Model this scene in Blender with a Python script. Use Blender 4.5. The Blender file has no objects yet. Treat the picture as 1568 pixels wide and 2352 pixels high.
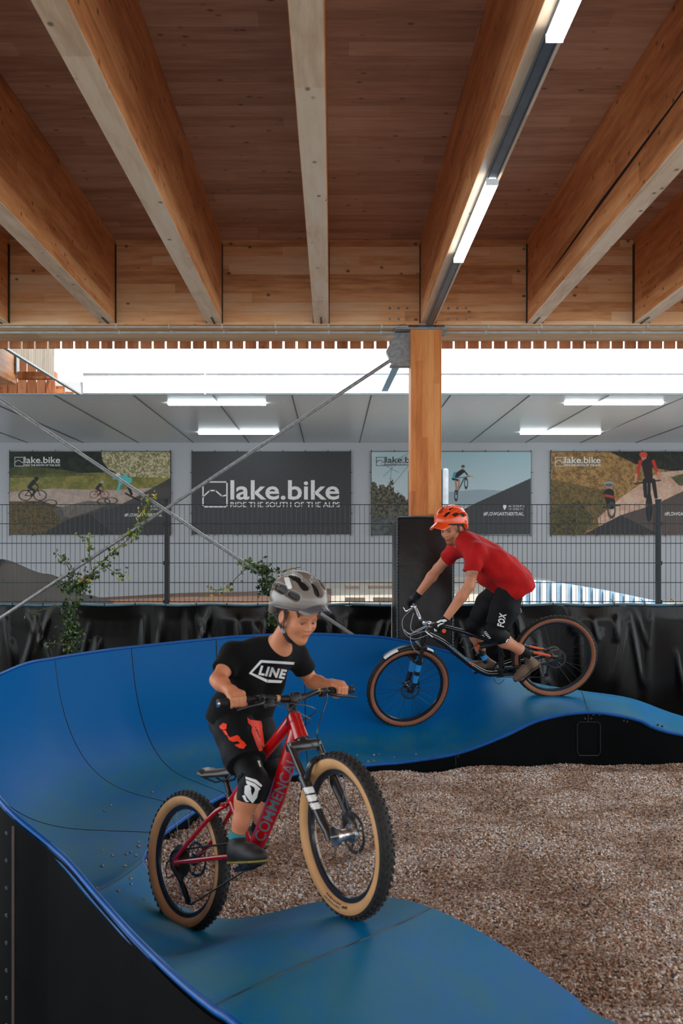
EXPOSURE=0.08; SKY=3.0; SUN=4.0; ROOF_Y0=-9.0; GRAVEL_DENSITY=4200
import bpy, bmesh, math, random
import numpy as np
from mathutils import Vector, Matrix
from mathutils.bvhtree import BVHTree
random.seed(7); rng = np.random.default_rng(7)
C = bpy.context.scene.collection
PI = math.pi
F = 35/36*2352
H = 1.7
HX, HY = 763.0, 1268.0          # where the level line of sight meets the picture

def P(x, y, D):
    return Vector(((x-HX)*D/F, D, H-(y-HY)*D/F))
def V(*a): return Vector(a)

# ---------------------------------------------------------------- materials
MATS = {}
class NT:
    def __init__(s, name):
        s.m = bpy.data.materials.new(name); s.m.use_nodes = True
        s.t = s.m.node_tree; s.b = s.t.nodes['Principled BSDF']
        s.tc = None
    def n(s, typ, **kw):
        nd = s.t.nodes.new(typ)
        for k, v in kw.items():
            if k.startswith('_'): setattr(nd, k[1:], v)
            else: nd.inputs[k.replace('__', ' ')].default_value = v
        return nd
    def l(s, a, b): s.t.links.new(a, b)
    def coord(s, scale=(1,1,1), rot=(0,0,0), kind='Object', loc=(0,0,0)):
        if s.tc is None: s.tc = s.t.nodes.new('ShaderNodeTexCoord')
        mp = s.t.nodes.new('ShaderNodeMapping')
        mp.inputs['Scale'].default_value = scale; mp.inputs['Rotation'].default_value = rot
        mp.inputs['Location'].default_value = loc
        s.l(s.tc.outputs[kind], mp.inputs['Vector']); return mp.outputs[0]
    def noise(s, co, scale, detail=4, rough=.5):
        nd = s.n('ShaderNodeTexNoise', Scale=scale, Detail=detail, Roughness=rough)
        s.l(co, nd.inputs['Vector']); return nd
    def ramp(s, fac, stops):
        nd = s.t.nodes.new('ShaderNodeValToRGB'); cr = nd.color_ramp
        while len(cr.elements) < len(stops): cr.elements.new(.5)
        for e, (p, c) in zip(cr.elements, stops):
            e.position = p; e.color = (c if len(c) == 4 else (*c, 1))
        s.l(fac, nd.inputs[0]); return nd.outputs[0]
    def mix(s, fac, a, b, mode='MIX'):
        nd = s.t.nodes.new('ShaderNodeMix'); nd.data_type = 'RGBA'; nd.blend_type = mode
        for inp, v in ((nd.inputs[0], fac), (nd.inputs[6], a), (nd.inputs[7], b)):
            if hasattr(v, 'links') or hasattr(v, 'is_linked'): s.l(v, inp)
            elif isinstance(v, (int, float)): inp.default_value = v
            else: inp.default_value = (*v, 1)
        return nd.outputs[2]
    def math(s, op, a, b=None, c=None):
        nd = s.t.nodes.new('ShaderNodeMath'); nd.operation = op
        for i, v in enumerate((a, b, c)):
            if v is None: continue
            if isinstance(v, (int, float)): nd.inputs[i].default_value = v
            else: s.l(v, nd.inputs[i])
        return nd.outputs[0]
    def base(s, sock, rough=.5, metal=0, spec=.5, coat=0):
        b = s.b
        if isinstance(sock, tuple): b.inputs['Base Color'].default_value = (*sock, 1)
        else: s.l(sock, b.inputs['Base Color'])
        if isinstance(rough, (int, float)): b.inputs['Roughness'].default_value = rough
        else: s.l(rough, b.inputs['Roughness'])
        b.inputs['Metallic'].default_value = metal
        b.inputs['Specular IOR Level'].default_value = spec
        b.inputs['Coat Weight'].default_value = coat
        b.inputs['Coat Roughness'].default_value = .12
    def bump(s, h, strength=.3, dist=.01):
        nd = s.n('ShaderNodeBump', Strength=strength, Distance=dist)
        s.l(h, nd.inputs['Height']); s.l(nd.outputs[0], s.b.inputs['Normal'])

def lin(r, g, b):
    f = lambda v: (v/255/12.92) if v/255 <= .04045 else ((v/255+.055)/1.055)**2.4
    return (f(r), f(g), f(b))

def mat(name, col, rough=.5, metal=0, spec=.5, coat=0, var=.12, vscale=12, bump=0, bscale=60, emit=None):
    """plain surface with a faint procedural variation"""
    if name in MATS: return MATS[name]
    t = NT(name); co = t.coord()
    nz = t.noise(co, vscale, 3)
    c0 = tuple(max(0, v*(1-var)) for v in col); c1 = tuple(min(1, v*(1+var)) for v in col)
    t.base(t.ramp(nz.outputs[0], [(.3, c0), (.7, c1)]), rough, metal, spec, coat)
    if bump:
        n2 = t.noise(co, bscale, 3); t.bump(n2.outputs[0], bump, .005)
    if emit:
        t.b.inputs['Emission Color'].default_value = (*emit[0], 1); t.b.inputs['Emission Strength'].default_value = emit[1]
    MATS[name] = t.m; return t.m

def wood(name, c_dark, c_mid, c_lite, axis='Y', board=.11, boardaxis='Z', rough=.55, knots=1.0, jitter=.55):
    """planed softwood: grain along axis, lamella tone steps, knots"""
    if name in MATS: return MATS[name]
    t = NT(name)
    st = {'X': (.12,1,1), 'Y': (1,.12,1), 'Z': (1,1,.12)}[axis]
    co = t.coord(st); raw = t.coord()
    g = t.noise(co, 22, 6, .62)
    g2 = t.noise(t.coord(tuple(v*1.0 for v in st)), 5, 3, .5)
    sep = t.t.nodes.new('ShaderNodeSeparateXYZ'); t.l(raw, sep.inputs[0])
    q = t.math('FLOOR', t.math('DIVIDE', sep.outputs[boardaxis], board))
    seg = t.math('FLOOR', t.math('ADD', t.math('DIVIDE', sep.outputs[axis], 1.9), t.math('MULTIPLY', q, .37)))
    wn = t.t.nodes.new('ShaderNodeTexWhiteNoise'); wn.noise_dimensions = '2D'
    cmb = t.t.nodes.new('ShaderNodeCombineXYZ'); t.l(q, cmb.inputs[0]); t.l(seg, cmb.inputs[1]); t.l(cmb.outputs[0], wn.inputs['Vector'])
    fac = t.math('ADD', t.math('MULTIPLY', g.outputs[0], .62), t.math('MULTIPLY', g2.outputs[0], .38))
    fac = t.math('ADD', fac, t.math('MULTIPLY', t.math('SUBTRACT', wn.outputs[0], .5), .22*jitter/.55))
    col = t.ramp(fac, [(.28, c_dark), (.5, c_mid), (.72, c_lite)])
    # knots
    ks = {'X': (.7,1,1), 'Y': (1,.7,1), 'Z': (1,1,.7)}[axis]
    vo = t.n('ShaderNodeTexVoronoi', Scale=9.0, Randomness=1.0); t.l(t.coord(ks, loc=(.3,.7,.1)), vo.inputs['Vector'])
    k = t.ramp(vo.outputs['Distance'], [(.0, (1,1,1)), (.08, (.95,.95,.95)), (.11, (.4,.4,.4)), (.17, (0,0,0))])
    sepc = t.t.nodes.new('ShaderNodeSeparateColor'); t.l(vo.outputs['Color'], sepc.inputs[0])
    pick = t.math('GREATER_THAN', sepc.outputs[0], .38)
    kf = t.math('MULTIPLY', t.math('MULTIPLY', k, pick), .85*knots)
    col = t.mix(kf, col, tuple(v*.22 for v in c_dark))
    # thin joints between lamellas
    fr = t.math('FRACT', t.math('DIVIDE', sep.outputs[boardaxis], board))
    jt = t.math('LESS_THAN', fr, .025)
    col = t.mix(t.math('MULTIPLY', jt, .35*jitter/.55), col, tuple(v*.4 for v in c_dark))
    t.base(col, rough, spec=.3)
    t.bump(g.outputs[0], .12, .004)
    MATS[name] = t.m; return t.m

# ---------------------------------------------------------------- mesh builder
class MB:
    def __init__(s): s.v = []; s.f = []; s.mi = []
    def add(s, verts, faces, mi=0):
        o = len(s.v); s.v += [tuple(v) for v in verts]; s.f += [tuple(i+o for i in f) for f in faces]
        s.mi += [mi]*len(faces); return s
    def box(s, lo, hi, M=None, mi=0, bev=0):
        x0, y0, z0 = lo; x1, y1, z1 = hi
        if bev <= 0:
            vs = [V(x, y, z) for z in (z0, z1) for y in (y0, y1) for x in (x0, x1)]
            fs = [(0,2,3,1), (4,5,7,6), (0,1,5,4), (2,6,7,3), (0,4,6,2), (1,3,7,5)]
        else:
            bm = bmesh.new(); bmesh.ops.create_cube(bm, size=1)
            for v in bm.verts: v.co = V((x0+x1)/2+v.co.x*(x1-x0), (y0+y1)/2+v.co.y*(y1-y0), (z0+z1)/2+v.co.z*(z1-z0))
            bmesh.ops.bevel(bm, geom=bm.edges[:], offset=bev, segments=2, affect='EDGES', profile=.5)
            bm.verts.index_update(); vs = [v.co.copy() for v in bm.verts]; fs = [[v.index for v in f.verts] for f in bm.faces]; bm.free()
        if M is not None: vs = [M @ v for v in vs]
        return s.add(vs, fs, mi)
    def tube(s, pts, r, n=10, mi=0, cap=True, M=None, closed=False, flat=None):
        pts = [Vector(p) for p in pts]
        if M is not None: pts = [M @ p for p in pts]
        rs = r if isinstance(r, (list, tuple)) else [r]*len(pts)
        N = len(pts); vs = []; fs = []
        up = None
        for i, p in enumerate(pts):
            if closed: tn = pts[(i+1) % N]-pts[i-1]
            else: tn = pts[min(i+1, N-1)]-pts[max(i-1, 0)]
            tn.normalize()
            if up is None:
                a = V(0,0,1) if abs(tn.z) < .9 else V(0,1,0)
                up = (a-tn*a.dot(tn)).normalized()
            else: up = (up-tn*up.dot(tn)).normalized()
            sd = tn.cross(up)
            for k in range(n):
                a = 2*PI*k/n
                fx, fy = (1, 1) if flat is None else flat
                vs.append(p+(up*math.cos(a)*fx+sd*math.sin(a)*fy)*rs[i])
        for i in range(N if closed else N-1):
            j = (i+1) % N
            for k in range(n):
                k2 = (k+1) % n
                fs.append((i*n+k, i*n+k2, j*n+k2, j*n+k))
        if cap and not closed:
            fs.append(tuple(range(n-1, -1, -1))); fs.append(tuple((N-1)*n+k for k in range(n)))
        return s.add(vs, fs, mi)
    def sphere(s, c, r, n=10, mi=0, M=None):
        rr = r if isinstance(r, (tuple, list)) else (r, r, r)
        vs = []; fs = []; m = n*2
        for i in range(n+1):
            t = PI*i/n
            for k in range(m):
                a = 2*PI*k/m
                vs.append(V(c[0]+rr[0]*math.sin(t)*math.cos(a), c[1]+rr[1]*math.sin(t)*math.sin(a), c[2]+rr[2]*math.cos(t)))
        for i in range(n):
            for k in range(m):
                fs.append((i*m+k, (i+1)*m+k, (i+1)*m+(k+1) % m, i*m+(k+1) % m))
        if M is not None: vs = [M @ v for v in vs]
        return s.add(vs, fs, mi)
    def prism(s, poly, a, b, mi=0, M=None):
        """polygon of 3-D points swept from offset a to offset b (vectors)"""
        n = len(poly); vs = [Vector(p)+Vector(a) for p in poly]+[Vector(p)+Vector(b) for p in poly]
        fs = [tuple(range(n-1, -1, -1)), tuple(range(n, 2*n))]+[(i, (i+1) % n, n+(i+1) % n, n+i) for i in range(n)]
        if M is not None: vs = [M @ v for v in vs]
        return s.add(vs, fs, mi)
    def lathe(s, prof, n=32, mi=None, M=None, closed=True):
        """prof: list of (radius, y) revolved about the local y axis; mi: list per band"""
        m = len(prof); vs = []; 
        for i in range(n):
            a = 2*PI*i/n
            for (r, y) in prof: vs.append(V(r*math.cos(a), y, r*math.sin(a)))
        if M is not None: vs = [M @ v for v in vs]
        o = len(s.v); s.v += [tuple(v) for v in vs]
        for i in range(n):
            j = (i+1) % n
            for k in range(m if closed else m-1):
                k2 = (k+1) % m
                s.f.append((o+i*m+k, o+i*m+k2, o+j*m+k2, o+j*m+k)); s.mi.append(mi[k] if mi else 0)
        return s
    def build(s, name, mats, parent=None, smooth=False, auto=None, fixn=True):
        me = bpy.data.meshes.new(name); me.from_pydata(s.v, [], s.f); 
        if not isinstance(mats, (list, tuple)): mats = [mats]
        for m in mats: me.materials.append(m)
        me.polygons.foreach_set('material_index', s.mi)
        if fixn:
            bm = bmesh.new(); bm.from_mesh(me); bmesh.ops.recalc_face_normals(bm, faces=bm.faces[:]); bm.to_mesh(me); bm.free()
        if smooth or auto: me.polygons.foreach_set('use_smooth', [True]*len(me.polygons))
        if auto:
            try: me.set_sharp_from_angle(angle=math.radians(auto))
            except Exception: pass
        me.update(); o = bpy.data.objects.new(name, me); C.objects.link(o)
        if parent is not None: link(o, parent)
        return o

def link(o, parent):
    """parent while keeping the world position"""
    o.parent = parent
    o.matrix_parent_inverse = world(parent).inverted()
def world(o):
    m = o.matrix_basis.copy()
    if o.parent: m = world(o.parent) @ o.matrix_parent_inverse @ m
    return m
def tag(o, label=None, cat=None, group=None, kind=None):
    if label: o['label'] = label
    if cat: o['category'] = cat
    if group: o['group'] = group
    if kind: o['kind'] = kind
    return o
def thing(name, loc, label, cat, group=None):
    o = bpy.data.objects.new(name, None); C.objects.link(o); o.location = loc
    o.empty_display_size = .1
    return tag(o, label, cat, group)
def dup(o, parent=None):
    c = o.copy(); C.objects.link(c)
    if parent is not None: c.parent = parent
    for ch in [x for x in C.objects if x.parent == o]: dup(ch, c)
    return c

# ---------------------------------------------------------------- writing
def text_geo(txt, size=1.0, bold=0.0, italic=0.0, spacing=1.0, res=3):
    cu = bpy.data.curves.new('t', 'FONT'); cu.body = txt; cu.size = size; cu.offset = bold; cu.shear = italic
    cu.space_character = spacing; cu.resolution_u = res; cu.align_x = 'LEFT'
    o = bpy.data.objects.new('t', cu); C.objects.link(o)
    me = bpy.data.meshes.new_from_object(o.evaluated_get(bpy.context.evaluated_depsgraph_get()))
    bpy.data.objects.remove(o); bpy.data.curves.remove(cu)
    bm = bmesh.new(); bm.from_mesh(me); bmesh.ops.triangulate(bm, faces=bm.faces[:])
    vs = [v.co.copy() for v in bm.verts]; bm.verts.index_update()
    fs = [tuple(v.index for v in f.verts) for f in bm.faces]; bm.free(); bpy.data.meshes.remove(me)
    return vs, fs
def fit_text(txt, o, ux, uz, w, h, **kw):
    """lettering laid out to fill a w x h rectangle whose lower-left corner is o"""
    vs, fs = text_geo(txt, **kw)
    x0 = min(v.x for v in vs); x1 = max(v.x for v in vs); y0 = min(v.y for v in vs); y1 = max(v.y for v in vs)
    return [o+ux*((v.x-x0)/(x1-x0)*w)+uz*((v.y-y0)/(y1-y0)*h) for v in vs], fs
def bvh(o):
    W = world(o); me = o.data
    return BVHTree.FromPolygons([W @ v.co for v in me.vertices], [tuple(p.vertices) for p in me.polygons])
def subdiv(vs, fs, cuts=2, maxlen=.01):
    bm = bmesh.new(); bv = [bm.verts.new(v) for v in vs]
    for f in fs:
        try: bm.faces.new([bv[i] for i in f])
        except Exception: pass
    for _ in range(cuts):
        es = [e for e in bm.edges if e.calc_length() > maxlen]
        if not es: break
        bmesh.ops.subdivide_edges(bm, edges=es, cuts=1)
        bmesh.ops.triangulate(bm, faces=bm.faces[:])
    bmesh.ops.triangulate(bm, faces=bm.faces[:]); bm.verts.index_update()
    r = [v.co.copy() for v in bm.verts], [tuple(v.index for v in f.verts) for f in bm.faces]; bm.free(); return r
def cling(vs, fs, tree, direction, off=.002, maxlen=.012, cuts=3, back=.3):
    """lay flat print geometry onto a cloth or tube surface along a direction"""
    vs, fs = subdiv(vs, fs, cuts, maxlen); d = Vector(direction).normalized(); out = []; ok = []
    for v in vs:
        hit, n, i, dist = tree.ray_cast(v-d*back, d)
        ok.append(hit is not None); out.append((hit-d*off) if hit is not None else v)
    fs = [f for f in fs if all(ok[i] for i in f)]
    used = sorted({i for f in fs for i in f}); mp = {a: b for b, a in enumerate(used)}
    return [out[i] for i in used], [tuple(mp[i] for i in f) for f in fs]

# ---------------------------------------------------------------- organic surfaces (signed distance field -> quads)
class Field:
    def __init__(s, lo, hi, res):
        s.lo = np.array(lo, float); s.res = res
        s.n = np.ceil((np.array(hi)-s.lo)/res).astype(int)+1
        s.f = np.full(s.n, .5, np.float32)
    def win(s, lo, hi, m):
        a = np.clip(np.floor((np.array(lo)-m-s.lo)/s.res).astype(int), 0, s.n)
        b = np.clip(np.ceil((np.array(hi)+m-s.lo)/s.res).astype(int)+1, 0, s.n)
        if np.any(b <= a): return None
        ax = [s.lo[i]+s.res*np.arange(a[i], b[i], dtype=np.float32) for i in range(3)]
        X, Y, Z = np.meshgrid(*[x.astype(np.float32) for x in ax], indexing='ij')
        return tuple(slice(a[i], b[i]) for i in range(3)), X, Y, Z
    @staticmethod
    def smin(a, b, k):
        if k <= 0: return np.minimum(a, b)
        h = np.maximum(k-np.abs(a-b), 0)/k
        return np.minimum(a, b)-h*h*k*.25
    def put(s, sl, d, k, op):
        w = s.f[sl]
        if op == 'add': s.f[sl] = s.smin(w, d, k)
        elif op == 'sub': s.f[sl] = -s.smin(-w, d, k)
    def cone(s, a, b, ra, rb, k=.02, op='add'):
        a = np.array(a, float); b = np.array(b, float); R = max(ra, rb)
        w = s.win(np.minimum(a, b)-R, np.maximum(a, b)+R, k+s.res*3)
        if w is None: return s
        sl, X, Y, Z = w; ba = b-a; bb = float(ba @ ba)+1e-9
        t = np.clip(((X-a[0])*ba[0]+(Y-a[1])*ba[1]+(Z-a[2])*ba[2])/bb, 0, 1)
        d = np.sqrt((X-a[0]-t*ba[0])**2+(Y-a[1]-t*ba[1])**2+(Z-a[2]-t*ba[2])**2)-(ra+(rb-ra)*t)
        s.put(sl, d.astype(np.float32), k, op); return s
    def chain(s, pts, rs, k=.02):
        for i in range(len(pts)-1): s.cone(pts[i], pts[i+1], rs[i], rs[i+1], k)
        return s
    def ell(s, c, rad, R=None, k=.02, op='add'):
        c = np.array(c, float); rad = np.array(rad, float); m = max(rad)
        w = s.win(c-m, c+m, k+s.res*3)
        if w is None: return s
        sl, X, Y, Z = w; X = X-c[0]; Y = Y-c[1]; Z = Z-c[2]
        if R is not None:
            R = np.array(R)   # columns are the axes
            X, Y, Z = (X*R[0,0]+Y*R[1,0]+Z*R[2,0], X*R[0,1]+Y*R[1,1]+Z*R[2,1], X*R[0,2]+Y*R[1,2]+Z*R[2,2])
        k0 = np.sqrt((X/rad[0])**2+(Y/rad[1])**2+(Z/rad[2])**2)+1e-6
        k1 = np.sqrt((X/rad[0]**2)**2+(Y/rad[1]**2)**2+(Z/rad[2]**2)**2)+1e-6
        s.put(sl, (k0*(k0-1)/k1).astype(np.float32), k, op); return s
    def cut(s, p, n, R):
        """keep only the side the normal points away from, within radius R of p"""
        p = np.array(p, float); n = np.array(n, float); n /= np.linalg.norm(n)
        w = s.win(p-R, p+R, 0)
        if w is None: return s
        sl, X, Y, Z = w; d = (X-p[0])*n[0]+(Y-p[1])*n[1]+(Z-p[2])*n[2]
        r2 = (X-p[0])**2+(Y-p[1])**2+(Z-p[2])**2
        d = np.where(r2 < R*R, d, -1).astype(np.float32)
        s.f[sl] = np.maximum(s.f[sl], d); return s
    def ripple(s, amp, freq, seed=0, dirs=5):
        r = np.random.default_rng(seed)
        ax = [s.lo[i]+s.res*np.arange(s.n[i]) for i in range(3)]
        for q in range(dirs):
            d = r.normal(size=3); d /= np.linalg.norm(d); fr = freq*r.uniform(.6, 1.5); ph = r.uniform(0, 6.28)
            ex = [np.exp(1j*fr*d[i]*ax[i]) for i in range(3)]
            w = (ex[0][:, None, None]*ex[1][None, :, None]*ex[2][None, None, :]*np.exp(1j*ph)).imag.astype(np.float32)
            s.f += amp/dirs**.5*w
        return s
    def mesh(s):
        f = s.f; n = f.shape; ins = f < 0
        cnt = np.zeros((n[0]-1, n[1]-1, n[2]-1), np.int8)
        for dx in (0,1):
            for dy in (0,1):
                for dz in (0,1): cnt += ins[dx:n[0]-1+dx, dy:n[1]-1+dy, dz:n[2]-1+dz]
        act = (cnt > 0) & (cnt < 8); I = np.argwhere(act)
        idx = np.full(cnt.shape, -1, np.int32); idx[act] = np.arange(len(I))
        cor = [(dx, dy, dz) for dx in (0,1) for dy in (0,1) for dz in (0,1)]
        val = np.stack([f[I[:,0]+c[0], I[:,1]+c[1], I[:,2]+c[2]] for c in cor], 1)
        acc = np.zeros((len(I), 3)); num = np.zeros(len(I))
        for i, a in enumerate(cor):
            for j, b in enumerate(cor):
                if j <= i or sum(abs(a[q]-b[q]) for q in range(3)) != 1: continue
                va, vb = val[:, i], val[:, j]; m = (va < 0) != (vb < 0)
                t = np.where(m, va/(va-vb+1e-12), 0)
                pa = np.array(a, float); pb = np.array(b, float)
                acc += np.where(m[:, None], pa+(pb-pa)*t[:, None], 0); num += m
        vs = s.lo+(I+acc/np.maximum(num, 1)[:, None])*s.res
        quads = []
        for ax in range(3):
            sl0 = [slice(1, n[q]-1) for q in range(3)]; sl1 = list(sl0)
            sl0[ax] = slice(0, n[ax]-1); sl1[ax] = slice(1, n[ax])
            a = ins[tuple(sl0)]; b = ins[tuple(sl1)]
            E = np.argwhere(a != b); E[:, [q for q in range(3) if q != ax]] += 1
            u, v = [q for q in range(3) if q != ax]
            du = np.zeros(3, int); du[u] = 1; dv = np.zeros(3, int); dv[v] = 1
            q4 = [E-du-dv, E-dv, E, E-du]
            q = np.stack([idx[x[:,0], x[:,1], x[:,2]] for x in q4], 1)
            fl = ins[E[:,0], E[:,1], E[:,2]]
            if ax == 1: fl = ~fl
            q[~fl] = q[~fl][:, ::-1]; quads.append(q)
        q = np.concatenate(quads); q = q[(q >= 0).all(1)]
        return vs, q
    def build(s, name, mats, parent=None, smooth_it=2, matfn=None):
        vs, q = s.mesh()
        # light Laplacian smoothing
        for _ in range(smooth_it):
            acc = np.zeros_like(vs); num = np.zeros(len(vs))
            for a in range(4):
                b = (a+1) % 4
                np.add.at(acc, q[:, a], vs[q[:, b]]); np.add.at(acc, q[:, b], vs[q[:, a]])
                np.add.at(num, q[:, a], 1); np.add.at(num, q[:, b], 1)
            vs = vs*.5+.5*acc/np.maximum(num, 1)[:, None]
        me = bpy.data.meshes.new(name)
        me.vertices.add(len(vs)); me.vertices.foreach_set('co', vs.astype(np.float32).ravel())
        me.loops.add(len(q)*4); me.loops.foreach_set('vertex_index', q.astype(np.int32).ravel())
        me.polygons.add(len(q)); me.polygons.foreach_set('loop_start', np.arange(0, len(q)*4, 4, dtype=np.int32))
        me.polygons.foreach_set('loop_total', np.full(len(q), 4, np.int32))
        if not isinstance(mats, (list, tuple)): mats = [mats]
        for m in mats: me.materials.append(m)
        if matfn is not None:
            me.polygons.foreach_set('material_index', matfn(vs[q].mean(1)).astype(np.int32))
        me.polygons.foreach_set('use_smooth', np.ones(len(q), bool))
        me.update(calc_edges=True); me.validate()
        o = bpy.data.objects.new(name, me); C.objects.link(o)
        if parent is not None: link(o, parent)
        return o
# ================================================================= camera, sky, sun
cam = bpy.data.cameras.new('camera'); cam.lens = 35; cam.sensor_width = 36; cam.sensor_fit = 'AUTO'
co_ = bpy.data.objects.new('camera', cam); C.objects.link(co_)
co_.location = (0, 0, H); co_.rotation_euler = (PI/2, 0, 0)
cam.shift_x = (784-HX)/2352; cam.shift_y = (HY-1176)/2352
cam.clip_start = .05; cam.clip_end = 300
cam.dof.use_dof = True; cam.dof.focus_distance = 8.3; cam.dof.aperture_fstop = 4.5
bpy.context.scene.camera = co_
sc = bpy.context.scene
sc.view_settings.view_transform = 'Standard'; sc.view_settings.look = 'None'; sc.view_settings.gamma = 1
sc.view_settings.use_curve_mapping = False; sc.view_settings.exposure = EXPOSURE
w = bpy.data.worlds.new('overcast_sky'); sc.world = w; w.use_nodes = True
w.node_tree.nodes['Background'].inputs[0].default_value = (.86, .94, 1, 1)
w.node_tree.nodes['Background'].inputs[1].default_value = SKY
sun = bpy.data.lights.new('sun', 'SUN'); sun.energy = SUN; sun.angle = math.radians(1.2); sun.color = (1, .93, .82)
so = bpy.data.objects.new('sun', sun); C.objects.link(so)
so.rotation_euler = Vector((-.32, .5, -.8)).to_track_quat('-Z', 'Y').to_euler(); so.location = (6, -8, 12)

# ================================================================= materials
W_RAFT = wood('rafter_timber', lin(164,100,58), lin(220,148,92), lin(240,184,130), 'Y', .11, 'Z', .45)
W_PALE = wood('painted_sheen_timber', lin(214,176,138), lin(246,214,178), lin(252,232,204), 'Y', .2, 'X', .4)  # paler timber tone paints in the reflected light under the rafters
W_RIM = wood('rim_beam_timber', lin(196,130,82), lin(242,182,126), lin(250,212,168), 'X', .085, 'Z', .5, jitter=.8)
W_CEIL = wood('ceiling_panel_timber', lin(164,122,94), lin(200,154,122), lin(220,180,150), 'X', .16, 'Y', .5, .9)
W_POST = wood('post_timber', lin(170,92,42), lin(214,130,66), lin(232,158,92), 'Z', .055, 'X', .45, .5, jitter=.8)
W_CLAD = wood('cladding_boards', lin(140,80,50), lin(184,114,72), lin(206,142,98), 'Z', .13, 'X', .7, .6)
W_SUNCLAD = wood('weathered_side_boards', lin(120,108,94), lin(146,134,118), lin(160,148,132), 'Z', .09, 'Y', .8, .3)
BLACK = mat('black_steel', (.006,.006,.007), .45)
STEEL = mat('galvanised_steel', lin(146,148,148), .42, .35, var=.25, vscale=30)
ALU = mat('anodised_rail', lin(96,108,118), .4, .6)
PVC = mat('grey_conduit_plastic', lin(186,184,176), .45)
FENCE_G = mat('fence_green_coating', lin(10,32,38), .5)
WALLW = mat('hall_wall_paint', lin(172,174,178), .6, var=.03, vscale=.6)
PANELW = mat('hall_ceiling_panels', lin(206,210,214), .3, var=.03, vscale=.5)
WHITE = mat('white_sheet_metal', lin(244,246,248), .5)
FLOORM = mat('concrete_floor', lin(92,90,88), .8, var=.25, vscale=3)
LED = mat('lit_diffuser', (.9,.95,1), .5, emit=((.9,.96,1), 7.0))
LEDH = mat('lit_hall_diffuser', (.9,.95,1), .5, emit=((.85,.97,1), 15.0))
DGREY = mat('dark_grey_plastic', lin(60,66,72), .4)

# ================================================================= shell
def structure(o): o['kind'] = 'structure'; return o
structure(MB().box((-16,-4,-.5), (16,24,-.4)).build('floor', FLOORM))
structure(MB().box((-16,20.2,-.4), (16,20.4,4.4)).build('wall_back', WALLW))
structure(MB().box((-16,14.05,3.92), (16,20.2,4.1)).build('ceiling_hall', PANELW))
structure(MB().box((-7.5,ROOF_Y0,4.57), (8.5,9.79,4.78)).build('ceiling', W_CEIL))
structure(MB().box((-16,ROOF_Y0-.2,-.4), (16,ROOF_Y0,2.3)).build('light_block_wall', mat('light_block_grey', lin(120,112,104), .8)))  # added unseen wall behind the camera: cuts sky glare, lets light in above
# seams between the white ceiling panels
for i in range(-9, 12):
    x = .55+i*1.12
    o = MB().box((x-.008,14.1,3.912), (x+.008,20.18,3.9199)).build('trim_%d' % (i+20), DGREY); structure(o)
# white fascia of the far hall with its dark flashing
structure(MB().box((-3.5,13.98,3.92), (12,14.04,4.20)).build('trim_1', WHITE))
structure(MB().box((-3.5,13.96,4.20), (12,14.05,4.212)).build('trim_2', mat('zinc_flashing', lin(170,190,200), .4, .3)))
structure(MB().box((-16,13.98,3.915), (12,14.06,3.93)).build('trim_3', mat('zinc_flashing', None)))
structure(MB().box((-1.785,13.9,3.9), (-1.77,13.92,5.4)).build('trim_4', WHITE))
# rim beam, bearing plate and outside boarding
structure(MB().box((-7.5,9.15,3.79), (8.5,9.42,4.57)).build('wall_rim_beam', W_RIM))
structure(MB().box((-7.5,9.42,3.765), (8.5,9.76,3.83)).build('trim_5', wood('pale_bearing_plate', lin(190,150,110), lin(226,190,148), lin(240,212,176), 'X', .3, 'Y', .5, .5)))
m = MB(); p0 = .1285
for i in range(-56, 62):
    x = i*p0+.045; m.box((x,9.77,3.70), (x+.108,9.795,4.95), bev=0)
structure(m.build('trim_6', W_CLAD))
m = MB(); m.box((-7.5,9.762,4.0), (8.5,9.769,4.9)); structure(m.build('trim_7', BLACK))

RAFT = ['leftmost', 'second from left', 'third from left', 'fourth from left', 'fifth', 'sixth', 'seventh', 'rightmost']
rl = {-3: 'wooden ceiling rafter at the far left edge, only its end showing',
      -2: 'wooden ceiling rafter, second from the left, ending above the ivy fence',
      -1: 'wooden ceiling rafter left of the straight middle one, pale underside',
      0: 'wooden ceiling rafter seen straight on from below in the middle of the roof',
      1: 'wooden ceiling rafter that carries the light rail, ending over the post',
      2: 'wooden ceiling rafter right of the light rail, long dark crack in its side',
      3: 'wooden ceiling rafter near the right edge of the roof',
      4: 'wooden ceiling rafter at the far right corner, mostly out of view'}
for i in range(-3, 5):
    x0 = -.172+i*.978
    t = MB().box((x0,ROOF_Y0,3.804), (x0+.14,9.149,4.57), bev=.004).build('ceiling_rafter', W_RAFT)
    tag(t, rl[i], 'rafter', 'rafters under the timber roof'); MB().box((x0+.003,ROOF_Y0,3.800), (x0+.137,9.149,3.806)).build('underside_sheen', W_PALE, t)  # thin pale slab stands in for the grazing reflection on the underside
    sh = MB().box((x0-.006,9.10,3.80), (x0-.0005,9.149,4.52)).box((x0+.1405,9.10,3.80), (x0+.146,9.149,4.52)).build('joist_hanger', BLACK, t)
    MB().box((x0+.062,8.9,3.796), (x0+.078,9.149,3.8025)).build('bolt_slot', BLACK, t)
if True:   # long split in one rafter's side
    pts = [(1.7835, 4.6, 4.05), (1.7835, 5.6, 4.035), (1.7835, 6.6, 4.02), (1.7835, 7.6, 3.995), (1.7835, 8.3, 3.99)]
    par = [o for o in C.objects if o.name == 'ceiling_rafter.005'][0]
    MB().tube(pts, [.002,.008,.012,.007,.002], 6).build('crack', mat('deep_crack', (.01,.005,.002), .9), par)
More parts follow.
